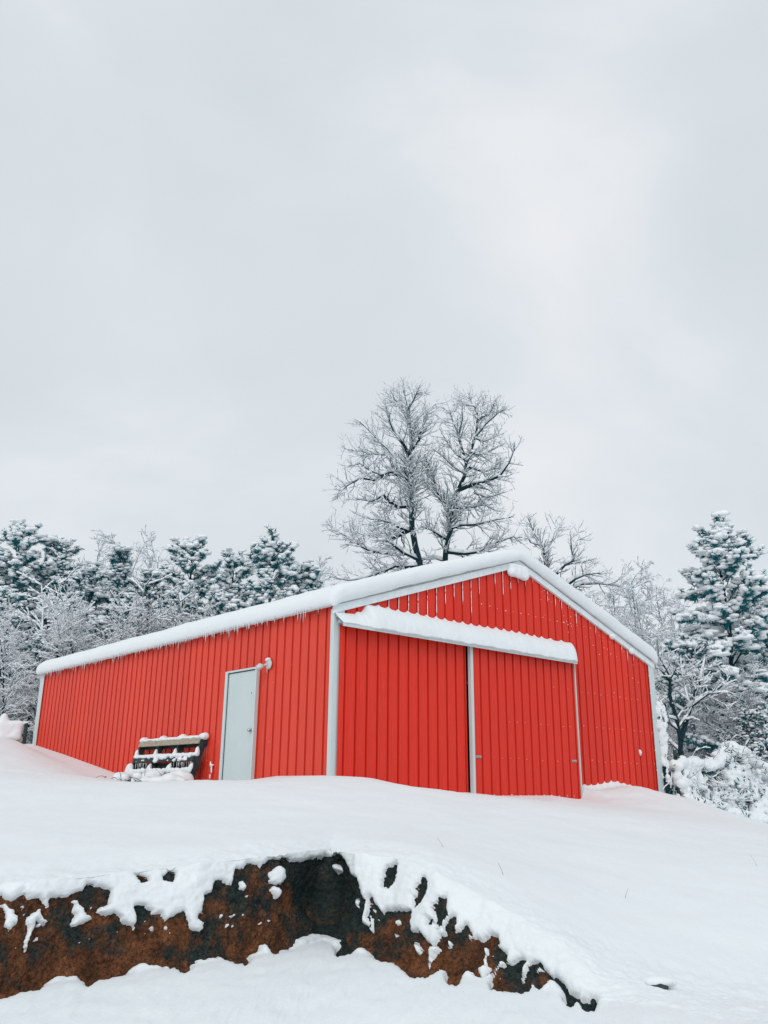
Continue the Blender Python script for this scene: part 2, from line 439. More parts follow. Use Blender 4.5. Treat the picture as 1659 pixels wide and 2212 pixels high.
snow_polys = [L3([(1195, 250), (1215, 228), (1245, 208), (1272, 225), (1278, 260), (1262, 298), (1235, 295), (1205, 285)]),
              L3([(1215, 300), (1240, 310), (1262, 325), (1250, 360), (1222, 352), (1205, 320)]), L3([(1070, 285), (1090, 275), (1102, 300), (1090, 328), (1072, 315)]),
              L3([(0, 385), (20, 372), (45, 395), (65, 400), (92, 455), (60, 470), (40, 505), (18, 470), (22, 420)]),
              L3([(130, 450), (150, 425), (185, 400), (200, 430), (228, 455), (215, 480), (178, 450), (160, 500), (142, 545), (135, 600), (128, 540), (140, 500)]),
              L3([(325, 375), (350, 366), (378, 390), (390, 418), (428, 440), (400, 455), (370, 462), (345, 482), (325, 465), (345, 430)]),
              L3([(668, 490), (682, 475), (695, 490), (682, 506)]), L3([(1035, 430), (1060, 425), (1055, 440), (1035, 440)]), L3([(105, 392), (118, 382), (126, 400), (112, 415)]),
              L3([(1445, 215), (1462, 208), (1470, 230), (1450, 232)]), L3([(1548, 365), (1560, 372), (1552, 400)]), L3([(1590, 400), (1602, 350), (1612, 390), (1602, 440), (1610, 480), (1585, 470)]),
              R4([(165, 362), (178, 365), (172, 402), (160, 390)]), R4([(205, 400), (215, 350), (232, 370), (222, 430), (225, 462), (195, 478)]), R4([(230, 430), (240, 440), (242, 508), (230, 500)]),
              R4([(345, 450), (358, 445), (362, 465), (348, 470)]), R4([(342, 505), (355, 502), (352, 528), (342, 525)]), R4([(425, 545), (435, 540), (455, 580), (440, 592), (420, 570)]),
              R4([(490, 560), (525, 560), (505, 600), (488, 668), (485, 610)]), R4([(742, 558), (755, 560), (752, 640), (770, 660), (735, 690), (710, 655), (735, 640)]), R4([(770, 600), (780, 590), (775, 620)]),
              R4([(780, 655), (805, 628), (832, 625), (822, 645), (800, 650), (785, 670)]), R4([(910, 650), (942, 612), (930, 670), (905, 710), (898, 700)]), R4([(940, 700), (955, 720), (968, 740), (950, 735)]),
              R4([(955, 672), (990, 650), (1010, 665), (985, 675)]), R4([(800, 690), (818, 688), (815, 700)]), R4([(580, 530), (598, 540), (590, 562), (575, 558)]), R4([(672, 500), (684, 500), (690, 530), (678, 528)])]
rs = np.random.RandomState(11)
for _ in range(60):
    u0 = rs.uniform(20, 1050); f_ = rs.uniform(.1, .6)
    if 610 < u0 < 775: continue
    tv, bv = np.interp(u0, bank_px, top_v) + 55, np.interp(u0, bank_px, base_v)
    v0 = tv + (bv - tv) * f_; r0 = rs.uniform(1.6, 4.6)
    an = np.linspace(0, 2 * PI, 8)[:-1]
    rr = r0 * rs.uniform(.6, 1.2, 7)
    snow_polys.append([(u0 + q * math.cos(t), v0 + 1.3 * q * math.sin(t)) for q, t in zip(rr, an)])

def poly_sd(UV, poly):
    """Distance in photo positions to the outline, negative inside."""
    p = np.array(poly); q = np.roll(p, -1, 0)
    best = np.full(len(UV), 1e9); ins = np.zeros(len(UV), bool)
    for (ax, ay), (bx, by) in zip(p, q):
        ex, ey = bx - ax, by - ay
        t = np.clip(((UV[:, 0] - ax) * ex + (UV[:, 1] - ay) * ey) / (ex * ex + ey * ey + 1e-9), 0, 1)
        best = np.minimum(best, (UV[:, 0] - ax - t * ex) ** 2 + (UV[:, 1] - ay - t * ey) ** 2)
        c = ((ay > UV[:, 1]) != (by > UV[:, 1]))
        with np.errstate(divide='ignore', invalid='ignore'):
            xi = ax + (UV[:, 1] - ay) * ex / (ey if ey != 0 else 1e-9)
        ins ^= c & (UV[:, 0] < xi)
    d = np.sqrt(best)
    return np.where(ins, -d, d)

def ground_grid():
    YC = 20.0                                  # columns fan out from 20 m behind the camera
    phi_d = np.arange(-4.6, 3.4, .0100) / (6.5 + YC)
    step, cur, rgt, lft = .0100 / 26.5, phi_d[-1], [], []
    while cur < 1.15: step = min(step * 1.045, .05); cur += step; rgt.append(cur)
    step, cur = .0100 / 26.5, phi_d[0]
    while cur > -1.15: step = min(step * 1.045, .05); cur -= step; lft.append(cur)
    phi = np.concatenate([lft[::-1], phi_d, rgt])
    tn = phi                                   # tangent of the fan angle
    return YC, tn * np.where(np.abs(tn) > .5, 1.6, 1.0)

YC, TN = ground_grid()
nc = len(TN)
rows_low = np.concatenate([np.linspace(0, .55, 14)[:-1], np.linspace(.55, .86, 26)[:-1], np.linspace(.86, 1, 46)[:-1]])      # share of the way from behind the camera to the bank
rows_face = np.linspace(0, 1, 80)
up_steps = [0.0]
s_ = .014
while up_steps[-1] < 1.0:
    up_steps.append(up_steps[-1] + s_); s_ = min(s_ * 1.06, .07)
rows_up = np.array(up_steps[1:])               # metres beyond the bank top (near part)
far = [0.0]; s_ = .07
while far[-1] < 130: far.append(far[-1] + s_); s_ = s_ * (1.0 if far[-1] < 17 else 1.08)
rows_far = np.array(far[1:])

# column positions at each stage (x follows the fan)
def col_xy(y): return TN * (y + YC)
yb = np.full(nc, 6.0)
for _ in range(6): yb, zb, yt, zt = bank_curves(col_xy(yb))
X, Y, Z, ST = [], [], [], []
for f in rows_low:
    y = -16 + (yb + 16) * f
    x = col_xy(y); X.append(x); Y.append(y); Z.append(lower_z(x, y, yb)); ST.append(np.zeros(nc))
for f in rows_face:
    y = yb + (yt - yb) * f
    # steep in the middle, rounded at foot and crown
    zf = zb + (zt - zb) * (f * .55 + .45 * (.5 - .5 * math.cos(PI * f)))
    x = col_xy(y)
    X.append(x); Y.append(y); Z.append(zf); ST.append(np.ones(nc))
ytop = yt.copy()
zu0 = upper_z(col_xy(ytop), ytop)
for d in rows_up:
    y = ytop + d; x = col_xy(y)
    w = 1 - sstep(0, 1.0, np.full(nc, d))
    X.append(x); Y.append(y); Z.append(upper_z(x, y) + (zt - zu0) * w); ST.append(np.full(nc, 1.0 if d < .35 else 2.0))
for d in rows_far:
    y = ytop + 1.0 + (rows_up[-1] - 1.0) + d; x = col_xy(y)
    X.append(x); Y.append(y); Z.append(upper_z(x, y)); ST.append(np.full(nc, 2.0))
P = np.stack([np.array(X), np.array(Y), np.array(Z)], -1)
nr = len(P)
# surface normals of the bare form
du = np.gradient(P, axis=1); dv = np.gradient(P, axis=0)
N = np.cross(du, dv); N /= np.linalg.norm(N, axis=-1)[..., None] + 1e-12
# bare mask only near the bank
r0 = len(rows_low) - 70; r1 = len(rows_low) + len(rows_face) + 26
c0 = int(np.searchsorted(TN, -4.7 / 26.5)); c1 = int(np.searchsorted(TN, 2.6 / 26.5))
sub = P[r0:r1, c0:c1]
UV = project(sub.reshape(-1, 3))
nz = fbm(sub.reshape(-1, 3), 9, 4, .6, 5); nz2 = fbm(sub.reshape(-1, 3) + 7, 9, 4, .6, 6)
nf = fbm(sub.reshape(-1, 3), 34, 3, .7, 15); nf2 = fbm(sub.reshape(-1, 3) + 3, 34, 3, .7, 16)
UVn = UV + np.stack([nz, nz2], -1) * 4.5 + np.stack([nf, nf2], -1) * 5.5
sd = np.full(len(UV), 1e9)
for poly in bare_polys: sd = np.minimum(sd, poly_sd(UVn, poly))
sd = sd - 2.5
for poly in snow_polys: sd = np.maximum(sd, -poly_sd(UVn, poly))
dist = np.linalg.norm(sub.reshape(-1, 3), axis=1)
sdm = sd * dist / F_PX                               # metres across the line of sight
lip = np.where(sdm > 0, .052 * np.sqrt(1 - (1 - np.clip(sdm / .04, 0, 1)) ** 2), -.10)
lip = np.where(sdm > 0, lip + .03 * sstep(0, .35, sdm) + (.014 * fbm(sub.reshape(-1, 3), 7, 3, .5, 31) + .011 * fbm(sub.reshape(-1, 3), 26, 3, .65, 33)) * sstep(0, .05, sdm), lip)
# below the bare face the snow lies thinner, in soft lumps
T = np.full((nr, nc), .095)
T[r0:r1, c0:c1] = lip.reshape(r1 - r0, c1 - c0)
fade = np.zeros((nr, nc)); fade[r0:r1, c0:c1] = 1
edge_c = np.minimum(np.arange(nc) - c0, c1 - 1 - np.arange(nc)); edge_r = np.minimum(np.arange(nr) - r0, r1 - 1 - np.arange(nr))
fade *= sstep(0, 25, np.clip(edge_c, 0, None))[None, :] * sstep(0, 12, np.clip(edge_r, 0, None))[:, None]
left_end = np.arange(nc) < c0 + 30
fade[:, left_end] = np.maximum(fade[:, left_end], 0)
T = T * fade + .095 * (1 - fade)
near_bank = sstep(0, 1, np.clip(1 - np.abs(np.arange(nr) - (r0 + r1) / 2) / (r1 - r0), 0, 1))[:, None]
SN = P + N * (T - .06)[..., None]
SN[r1 + 40:] = P[r1 + 40:] + np.array([0, 0, .035])
SN[..., 2] += 0
idx = np.arange(nr * nc).reshape(nr, nc)
Q = np.stack([idx[:-1, :-1], idx[:-1, 1:], idx[1:, 1:], idx[1:, :-1]], -1).reshape(-1, 4)
snow_ground = mesh_obj('snow_ground', SN.reshape(-1, 3), Q, MT['snow'])
tag(snow_ground, 'deep smooth snow covering the yard and the slope below the barn', 'ground', kind='structure')
# earth under it
E_ = P[r0:r1, c0:c1]; EN = N[r0:r1, c0:c1]
ez = .034 * fbm(E_.reshape(-1, 3), 3.2, 5, .58, 41) + .030 * np.abs(fbm(E_.reshape(-1, 3), 12, 4, .6, 47)) + .016 * np.clip(vnoise(E_.reshape(-1, 3), 30, 51), 0, 1) + .008 * vnoise(E_.reshape(-1, 3), 60, 52)
hol = -.10 * (1 + .6 * fbm(E_.reshape(-1, 3), 5, 3, .6, 93)) * np.exp(-(((UV[:, 0] - 700) / 45) ** 2 + ((UV[:, 1] - 1930) / 55) ** 2))         # the hollow under the overhang
off = np.clip(ez + hol - .062, -.25, -.028)
EV = E_.reshape(-1, 3) + EN.reshape(-1, 3) * off[:, None]
er, ec = r1 - r0, c1 - c0
ei = np.arange(er * ec).reshape(er, ec)
EQ = np.stack([ei[:-1, :-1], ei[:-1, 1:], ei[1:, 1:], ei[1:, :-1]], -1).reshape(-1, 4)
# the snow hidden behind the bare face is dropped below the earth
hide = (sdm < 0).reshape(er, ec)
SNs = SN[r0:r1, c0:c1].copy()
SNs[hide] = (E_ + EN * (off.reshape(er, ec) - .06)[..., None])[hide]
SN[r0:r1, c0:c1] = SN[r0:r1, c0:c1] * (1 - fade[r0:r1, c0:c1, None]) + SNs * fade[r0:r1, c0:c1, None]
snow_ground.data.vertices.foreach_set('co', SN.astype(np.float32).ravel())
snow_ground.data.update()
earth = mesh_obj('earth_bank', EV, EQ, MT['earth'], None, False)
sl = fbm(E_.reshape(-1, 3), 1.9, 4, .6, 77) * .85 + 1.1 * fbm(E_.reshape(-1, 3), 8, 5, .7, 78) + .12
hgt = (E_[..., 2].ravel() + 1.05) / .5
sl = sl + .75 * (hgt - .55) + 1.0 * np.exp(-(((UV[:, 0] - 715) / 75) ** 2)) + .9 * np.exp(-(((UV[:, 0] - 440) / 28) ** 2 + ((UV[:, 1] - 2060) / 30) ** 2)) + .18 * sstep(780, 840, UV[:, 0]) + .6 * sstep(1060, 1130, UV[:, 0])  # dark earth patches; the hollow's shade is painted in as well
soil_shade = sstep(-.05, .55, sl)
sa = earth.data.attributes.new('soil_shade', 'FLOAT', 'POINT'); sa.data.foreach_set('value', soil_shade.astype(np.float32))
tag(earth, 'rust brown and black cut earth bank showing through the snow', 'earth bank', kind='structure')

def ground_z(x, y): return float(upper_z(np.array([x]), np.array([y]))[0]) + .03

# ------------------------------------------------------------------ barn
barn = empty('red_barn', tuple(C0 + ZZ * FLOOR))
tag(barn, 'red ribbed metal barn with white trim and a snow covered gable roof', 'barn')
BASE = np.array(barn.location)
def child(o, parent=barn, base=None):
    """Attach a mesh built in world coordinates to the barn (or to one of its parts at the same place)."""
    o.data.transform(Matrix.Translation(-BASE))
    if parent is barn: o.parent = barn
    else: o.parent = parent
    return o

RIB = 0.2286
def rib_profile(s0, s1, phase):
    """Breakpoints (s, height) of the sheet between s0 and s1: a tall rib each 9 inches, two low stiffeners between."""
    pts = []
    k = math.floor((s0 - phase) / RIB) - 1
    while phase + k * RIB < s1 + RIB:
        r = phase + k * RIB
        for d, h in [(-.034, 0), (-.031, -.055), (-.010, -.055), (-.006, .016), (.022, .016), (.034, 0), (.070, 0), (.077, .004), (.091, .004), (.098, 0), (.128, 0), (.135, .004), (.149, .004), (.156, 0)]:
            pts.append((r + d, h))
        k += 1
    S = np.array([p[0] for p in pts]); H = np.array([p[1] for p in pts])
    keep = (S > s0 + 1e-4) & (S < s1 - 1e-4)
    return np.concatenate([[s0], S[keep], [s1]]), np.concatenate([[np.interp(s0, S, H)], H[keep], [np.interp(s1, S, H)]])

def sheet(fn, s0, s1, phase, zlo, zhi, out0, mat, name, parent=barn):
    """One metal sheet; zlo and zhi are functions of s."""
    S, H = rib_profile(s0, s1, phase)
    if s0 < W / 2 < s1 and fn is gp and not np.any(np.isclose(S, W / 2, atol=2e-3)):
        i = np.searchsorted(S, W / 2); S = np.insert(S, i, W / 2); H = np.insert(H, i, np.interp(W / 2, S[[i - 1, i + 1]], H[[i - 1, i]]))
    lo = [fn(s, out0 + h, zlo(s)) for s, h in zip(S, H)]
    hi = [fn(s, out0 + h, zhi(s)) for s, h in zip(S, H)]
    n = len(S)
    F = np.array([[i, i + 1, n + i + 1, n + i] for i in range(n - 1)])
    if fn is sp: F = F[:, ::-1]
    return child(mesh_obj(name, np.array(lo + hi), F, mat, None, smooth=False), parent)

def roof_z(a): return RAKE0 + .10 + (W / 2 - abs(a - W / 2) - .17) * PITCH
PH_G, PH_S = 0.0162, 0.2198 - RIB
SHEET = 4 * RIB
DOOR_TOP = 2.50
edges = [0.04] + [PH_G - .036 + SHEET * k for k in range(1, 11)] + [W - .03]
edges = sorted(set([round(e, 4) for e in edges if e < W - .02]))
for s0, s1 in zip(edges[:-1], edges[1:]):
    if s0 < 6.0:
        if s1 > 6.0 and s0 < 6.0:
            sheet(gp, s0, 6.0, PH_G, lambda s: DOOR_TOP, roof_z, 0, MT['red'], 'siding_sheet')
            sheet(gp, 6.0, s1, PH_G, lambda s: -.5, roof_z, 0, MT['red'], 'siding_sheet')
        else:
            sheet(gp, s0, s1, PH_G, lambda s: DOOR_TOP, roof_z, 0, MT['red'], 'siding_sheet')
    else:
        sheet(gp, s0, s1, PH_G, lambda s: -.5, roof_z, 0, MT['red'], 'siding_sheet')
edges = [0.03] + [PH_S - .036 + SHEET * k for k in range(1, 14)]
edges = [e for e in edges if e < LEN - .1] + [LEN - .02]
for s0, s1 in zip(edges[:-1], edges[1:]):
    sheet(sp, s0, s1, PH_S, lambda s: -.5, lambda s: EAVE + .02, 0, MT['red_side'], 'siding_sheet')
def wall_slab(name, p0, p1, z0, z1, n, mat):
    m_ = MB(); c = (np.array(p0) + np.array(p1)) / 2 + ZZ * (z0 + z1) / 2
    m_.box(c, (np.array(p1) - np.array(p0)) / 2, np.array(n) * .02, ZZ * (z1 - z0) / 2)
    return child(m_.build(name, mat))
wall_slab('far_side_wall', C0 + GD * (W - .03) + LD * .05, C0 + GD * (W - .03) + LD * LEN, -.6, EAVE, GD, MT['red'])
m_ = MB()
bk = [C0 + LD * (LEN - .03) + GD * a + ZZ * z for a, z in [(.02, -.6), (W - .02, -.6), (W - .02, roof_z(W)), (W / 2, roof_z(W / 2)), (.02, roof_z(0))]]
m_.add(bk, T=[[0, 1, 2], [0, 2, 3], [0, 3, 4]])
child(m_.build('back_wall', MT['red']))
m_ = MB(); m_.box(C0 + GD * W / 2 + LD * LEN / 2 + ZZ * (-.28), GD * (W / 2 - .05), LD * (LEN / 2 - .05), ZZ * .2)
child(m_.build('floor_slab', MT['dark_metal']))

# corner trim: an L of folded metal with screws
def corner_trim(a0, a1, b1, zl, zh, far_b=None):
    m_ = MB()
    if a1 > a0: m_.box(gp((a0 + a1) / 2, .034, (zl + zh) / 2), GD * (a1 - a0) / 2, LD * .005, ZZ * (zh - zl) / 2)
    return m_
m_ = MB()
m_.box(gp((.17 - .039) / 2, .034, (RAKE0 - .5) / 2), GD * (.17 + .039) / 2, LD * .005, ZZ * (RAKE0 + .5) / 2)
m_.box(sp(.012, .034, (RAKE0 - .5) / 2), GD * .0048, LD * (.041), ZZ * (RAKE0 + .5) / 2)
child(m_.build('corner_trim', MT['trim']))
m_ = MB()
m_.box(gp(W - .065, .034, (RAKE0 - .5) / 2), GD * .105, LD * .005, ZZ * (RAKE0 + .5) / 2)
m_.box(gp(W + .036, -.06, (RAKE0 - .5) / 2), GD * .004, LD * .09, ZZ * (RAKE0 + .5) / 2)
child(m_.build('corner_trim', MT['trim']))
m_ = MB(); m_.box(sp(LEN - .09, .034, (EAVE + .1 - .5) / 2), GD * .005, LD * .12, ZZ * (EAVE - .1 + .5) / 2)
child(m_.build('corner_trim', MT['trim']))
# rake trim boards
for sgn in (0, 1):
    aL, aR = (-.05, W / 2) if sgn == 0 else (W / 2, W + .05)
    zf = lambda a: RAKE0 + (W / 2 - abs(a - W / 2) - .17) * PITCH
    V = []
    for a in (aL, aR):
        for o, dz in ((.0, .0), (.055, .0), (.055, .125), (.0, .125)): V.append(gp(a, o, zf(a) + dz))
    m_ = MB(); m_.add(V, [[0, 1, 5, 4], [1, 2, 6, 5], [2, 3, 7, 6], [3, 0, 4, 7], [0, 3, 2, 1], [4, 5, 6, 7]])
    child(m_.build('rake_trim', MT['frosted_trim']))
# eave fascia under the snow on the side wall
m_ = MB(); m_.box(sp(LEN / 2, .05, EAVE + .055), LD * LEN / 2, GD * .045, ZZ * .035)
child(m_.build('eave_trim', MT['trim']))
# roof sheets
m_ = MB()
for sgn in (-1, 1):
    pts = []
    for bb in (-.05, LEN + .12):
        for a, dz in ((W / 2, 0), (W / 2 + sgn * (W / 2 + .12), 0)):
            z = RAKE0 + .127 + (W / 2 - abs(a - W / 2) - .17) * PITCH
            pts += [C0 + GD * a + LD * bb + ZZ * z, C0 + GD * a + LD * bb + ZZ * (z + .03)]
    m_.add(pts, [[0, 2, 6, 4], [1, 5, 7, 3], [0, 1, 3, 2], [4, 6, 7, 5], [2, 3, 7, 6], [0, 4, 5, 1]])
roof = child(m_.build('roof', MT['galv']))

# sliding doors
def sliding_door(a0, a1, out, edge_l, edge_r, phase):
    d = sheet(gp, a0, a1, phase, lambda s: FLOOR - .2, lambda s: 2.50, out, MT['red'], 'sliding_door')
    fr = MB()
    back = [gp(a, o, z) for z in (FLOOR - .2, 2.50) for a, o in ((a0, out - .058), (a1, out - .058), (a1, out - .063), (a0, out - .063))]
    fr.add(back, [[0, 1, 5, 4], [1, 2, 6, 5], [2, 3, 7, 6], [3, 0, 4, 7], [4, 5, 6, 7]])
    child(fr.build('door_frame', MT['dark_metal']), d)
    for (w0, w1) in edge_l + edge_r:
        e = MB(); e.box(gp((w0 + w1) / 2, out + .0, 1.14), GD * (w1 - w0) / 2, LD * .034, ZZ * 1.37)
        child(e.build('edge_trim', MT['trim']), d)
    return d
d1 = sliding_door(.06, 2.952, .062, [], [], .203)
d2 = sliding_door(3.062, 6.072, .125, [(2.992, 3.060)], [(6.074, 6.098)], 3.294)
wall_slab('door_gap_backing', gp(2.90, -.03, 0), gp(3.06, -.03, 0), FLOOR - .2, 2.49, LD, MT['dark_metal'])  # dark sheet added to keep the gap between the doors black
def latch(a, z, out, w, parent):
    m_ = MB()
    m_.box(gp(a, out + .005, z), GD * w / 2, LD * .004, ZZ * .022)
    m_.tube([gp(a - w * .35, out + .022, z + .004), gp(a + w * .35, out + .022, z + .004)], .009, 8)
    m_.box(gp(a - w * .35, out + .014, z), GD * .008, LD * .010, ZZ * .010)
    m_.box(gp(a + w * .35, out + .014, z), GD * .008, LD * .010, ZZ * .010)
    return child(m_.build('latch', MT['galv']), parent)
latch(3.165, .567, .129, .15, d2); latch(5.92, .57, .129, .14, d2)

# door track cover
m_ = MB()
prof = [(.002, 2.70), (.245, 2.515), (.262, 2.512), (.262, 2.446), (.245, 2.452), (.245, 2.495), (.002, 2.68)]
A_ = [-.03, 6.04]
V = [gp(a, o, z) for a in A_ for o, z in prof]
n = len(prof)
m_.add(V, [[i, (i + 1) % n, n + (i + 1) % n, n + i] for i in range(n)])
track = child(m_.build('door_track_cover', MT['trim']))
m_ = MB(); m_.box(gp(3.0, .125, 2.545), GD * 3.0, LD * .045, ZZ * .03)
child(m_.build('door_rail', MT['galv']), track)
m_ = MB()
m_.box(gp(-.02, .12, 2.60), GD * .004, LD * .002, ZZ * .05)
# entrance door on the side wall
b0, b1, zt = 2.048, 3.074, 2.027
m_ = MB()
m_.box(sp(b1 - .038, .045, (zt + FLOOR) / 2), GD * .035, LD * .038, ZZ * (zt - FLOOR) / 2)
m_.box(sp(b0 + .022, .045, (zt + FLOOR) / 2), GD * .035, LD * .022, ZZ * (zt - FLOOR) / 2)
m_.box(sp((b0 + b1) / 2 - .008, .045, zt - .016), GD * .0346, LD * ((b1 - b0) / 2 - .031), ZZ * .016)
fr = child(m_.build('door_frame', MT['trim']))
m_ = MB()
m_.box(sp((b0 + b1) / 2 - .008, .030, (zt - .05 + FLOOR) / 2), GD * .021, LD * ((b1 - b0) / 2 - .036), ZZ * (zt - .05 - FLOOR) / 2)
leaf = child(m_.build('entrance_door', MT['door']))
m_ = MB()
m_.box(sp(b1 - .081, .056, (zt - .035 + FLOOR) / 2), GD * .004, LD * .008, ZZ * (zt - .035 - FLOOR) / 2)
m_.box(sp((b0 + b1) / 2 - .012, .056, zt - .040), GD * .004, LD * ((b1 - b0) / 2 - .07), ZZ * .0075)
child(m_.build('door_seal', MT['rubber']), leaf)
m_ = MB()
kc = sp(2.155, 0, .952)
def onside(o): return kc - GD * o
m_.tube([onside(.050), onside(.056)], .034, 14)
m_.tube([onside(.054), onside(.085)], .013, 10)
m_.tube([onside(.083), onside(.092), onside(.108), onside(.122), onside(.128)], [.016, .028, .032, .026, .012], 14)
child(m_.build('knob', MT['chrome'], None, True), leaf)
m_ = MB(); pc = sp(2.215, 0, 1.588)
m_.tube([pc - GD * .048, pc - GD * .055], .011, 10)
child(m_.build('peephole', MT['dark_metal']), leaf)

# ------------------------------------------------------------------ snow solids
def rounded_box(Lx, Ly, Lz, r, res):
    """Vertices (in a local box centred on 0) and quads of a box with round edges; long sides cut every `res`."""
    V, Qs, n0 = [], [], 0
    dims = (Lx, Ly, Lz)
    def ticks(L):
        n = max(2, int(round((L - 2 * r) / res)))
        inner = np.linspace(-L / 2 + r, L / 2 - r, n + 1)
        k = 5
        e = r * (1 - np.cos(np.linspace(0, PI / 2, k + 1)))[1:]
        lo = -L / 2 + r - r * np.sin(np.linspace(0, PI / 2, k + 1))[1:]
        return np.concatenate([lo[::-1], inner, -lo])
    tk = [ticks(d) for d in dims]
    for ax in range(3):
        o1, o2 = [(1, 2), (2, 0), (0, 1)][ax]
        for sgn in (-1, 1):
            A, B = np.meshgrid(tk[o1], tk[o2], indexing='ij')
            Pn = np.zeros(A.shape + (3,)); Pn[..., o1] = A; Pn[..., o2] = B; Pn[..., ax] = sgn * dims[ax] / 2
            na, nb = A.shape
            ii = np.arange(na * nb).reshape(na, nb) + n0
            q = np.stack([ii[:-1, :-1], ii[1:, :-1], ii[1:, 1:], ii[:-1, 1:]], -1).reshape(-1, 4)
            if sgn < 0: q = q[:, ::-1]
            V.append(Pn.reshape(-1, 3)); Qs.append(q); n0 += na * nb
    V = np.concatenate(V); Qs = np.concatenate(Qs)
    inner = np.clip(V, [-d / 2 + r for d in dims], [d / 2 - r for d in dims])
    dv = V - inner
    # move surface points onto the rounded shape
    nrm = np.linalg.norm(dv, axis=1)[:, None]
    V = inner + dv / np.maximum(nrm, 1e-9) * r
    # weld
    key = np.round(V / 1e-5).astype(np.int64)
    _, first, inv = np.unique(key, axis=0, return_index=True, return_inverse=True)
    return V[first], inv.ravel()[Qs]

TH = .31
V, Qd = rounded_box(W + .32, LEN + .37, TH, .135, .09)
sx = V[:, 0]; by = V[:, 1] + LEN / 2 + .03; h = V[:, 2] + TH / 2
ridge = np.sqrt(sx ** 2 + .10 ** 2)
h01 = h / TH
base_roof = RAKE0 + .16 + (W / 2 - np.abs(sx) - .17) * PITCH
top_roof = RAKE0 + .16 + (W / 2 - np.sqrt(sx ** 2 + .35 ** 2) - .17) * PITCH
z = base_roof * (1 - h01) + top_roof * h01 + h
PV = C0[None] + GD[None] * (sx + W / 2)[:, None] + LD[None] * by[:, None] + ZZ[None] * z[:, None]
PV[:, 2] += (.030 * fbm(PV, .7, 3, .5, 61) + .010 * fbm(PV, 5, 3, .6, 62)) * h01
front = (by < -.05)
PV -= LD[None] * ((.020 * fbm(PV, 6.5, 4, .6, 63) + .012 * fbm(PV, 1.5, 3, .5, 64)) * sstep(.0, -.1, by))[:, None]
PV -= GD[None] * ((.016 * fbm(PV, 1.6, 4, .6, 65)) * sstep(-W / 2, -W / 2 - .1, sx))[:, None]
PV[:, 2] -= .055 * sstep(W / 2 - .05, W / 2 + .10, np.abs(sx))
PV[:, 2] -= (.035 + .03 * fbm(PV, 1.1, 3, .5, 68)) * sstep(-.04, -.11, by) * (1 - h01)
low = sstep(.08, 0, h)
PV[:, 2] += low * (.012 * fbm(PV, 9, 3, .6, 66))
rs_ = mesh_obj('roof_snow', PV, Qd, MT['snow'])
rebase(rs_, PV[PV[:, 2].argmin()] * 0 + C0 + GD * W / 2 + ZZ * 2.9)
tag(rs_, 'thick smooth white slab of snow lying over the whole barn roof', 'snow cover')

# snow bank sitting on the door track cover
As = np.concatenate([[-.02, .0], np.linspace(.03, 5.92, 460), 5.92 + .12 * np.sin(np.linspace(0, PI / 2, 12))[1:]])
ring = []
NT = 26
for a in As:
    big = float(sstep(.40, .72, np.array(a + .04 * math.sin(31 * a)))) 
    endr = max(0, 1 - max(0, (a - 5.92) / .12) ** 2) ** .5 if a > 5.92 else 1.0
    top = 2.735 + (2.925 - 2.735) * big + .018 * float(fbm(np.array([[a, 0, 0]]), 2.2, 3)[0])
    scal = (.050 * abs(2 * (((a - PH_G + .022) / RIB) % 1) - 1) ** 3 - .012) if .75 < a < 5.9 else 0
    if a > 5.92: top = 2.50 + (top - 2.50) * (0.60 + .40 * endr)
    lipo = .285 + .02 * big + .010 * float(fbm(np.array([[a, 5, 0]]), 4, 3)[0])
    low_z = 2.490 + .022 * float(fbm(np.array([[a, 9, 3]]), 5.0, 4)[0]) + .018 * (1 - big) + .0 * a
    if a > 5.92: lipo *= .80 + .20 * endr
    if big < .5: lipo = .262 + .012
    row = []
    for k in range(NT):
        t = k / (NT - 1) * PI / 2
        e = .62 if big > .5 else 1.15
        if big <= .5:
            o = lipo * (k / (NT - 1)); zz = top + (low_z - top) * (k / (NT - 1)) ** 1.15 
        else:
            x_ = math.sin(t) ** 1.05; o = lipo * x_; zz = low_z + (top - low_z) * (.70 * max(0, 1 - x_ ** 2.6) ** .52 + .30 * (1 - x_)) + scal * max(0, 1 - x_ / .30) ** 1.5
        row.append(gp(a + float(sstep(5.3, 5.95, np.array(a))) * max(0, .28 - o) * .95, o - .015 * (k == 0), zz))
    row.append(gp(a, .255, low_z - .004)); row.append(gp(a, .20, 2.545)); row.append(gp(a + float(sstep(5.3, 5.95, np.array(a))) * .27, -.02, 2.66))
    ring.append(row)
ring = np.array(ring)
nz_ = .012 * fbm(ring.reshape(-1, 3), 6, 4, .6, 71).reshape(ring.shape[:2])
ring[:, 1:NT] += -LD * nz_[:, 1:NT, None]
na, nb = ring.shape[:2]
ii = np.arange(na * nb).reshape(na, nb)
Qd = np.stack([ii[:-1], np.roll(ii, -1, 1)[:-1], np.roll(ii, -1, 1)[1:], ii[1:]], -1).reshape(-1, 4)
cap0 = np.array([[ii[0, 0], ii[0, k + 1], ii[0, k]] for k in range(1, nb - 1)]); cap1 = np.array([[ii[-1, 0], ii[-1, k], ii[-1, k + 1]] for k in range(1, nb - 1)])
ts = mesh_obj('track_snow', ring.reshape(-1, 3), [Qd, np.concatenate([cap0, cap1])], MT['snow'])
rebase(ts, gp(3.1, .13, 2.5))
tag(ts, 'long rounded snow drift piled on the sliding door track cover', 'snow drift')

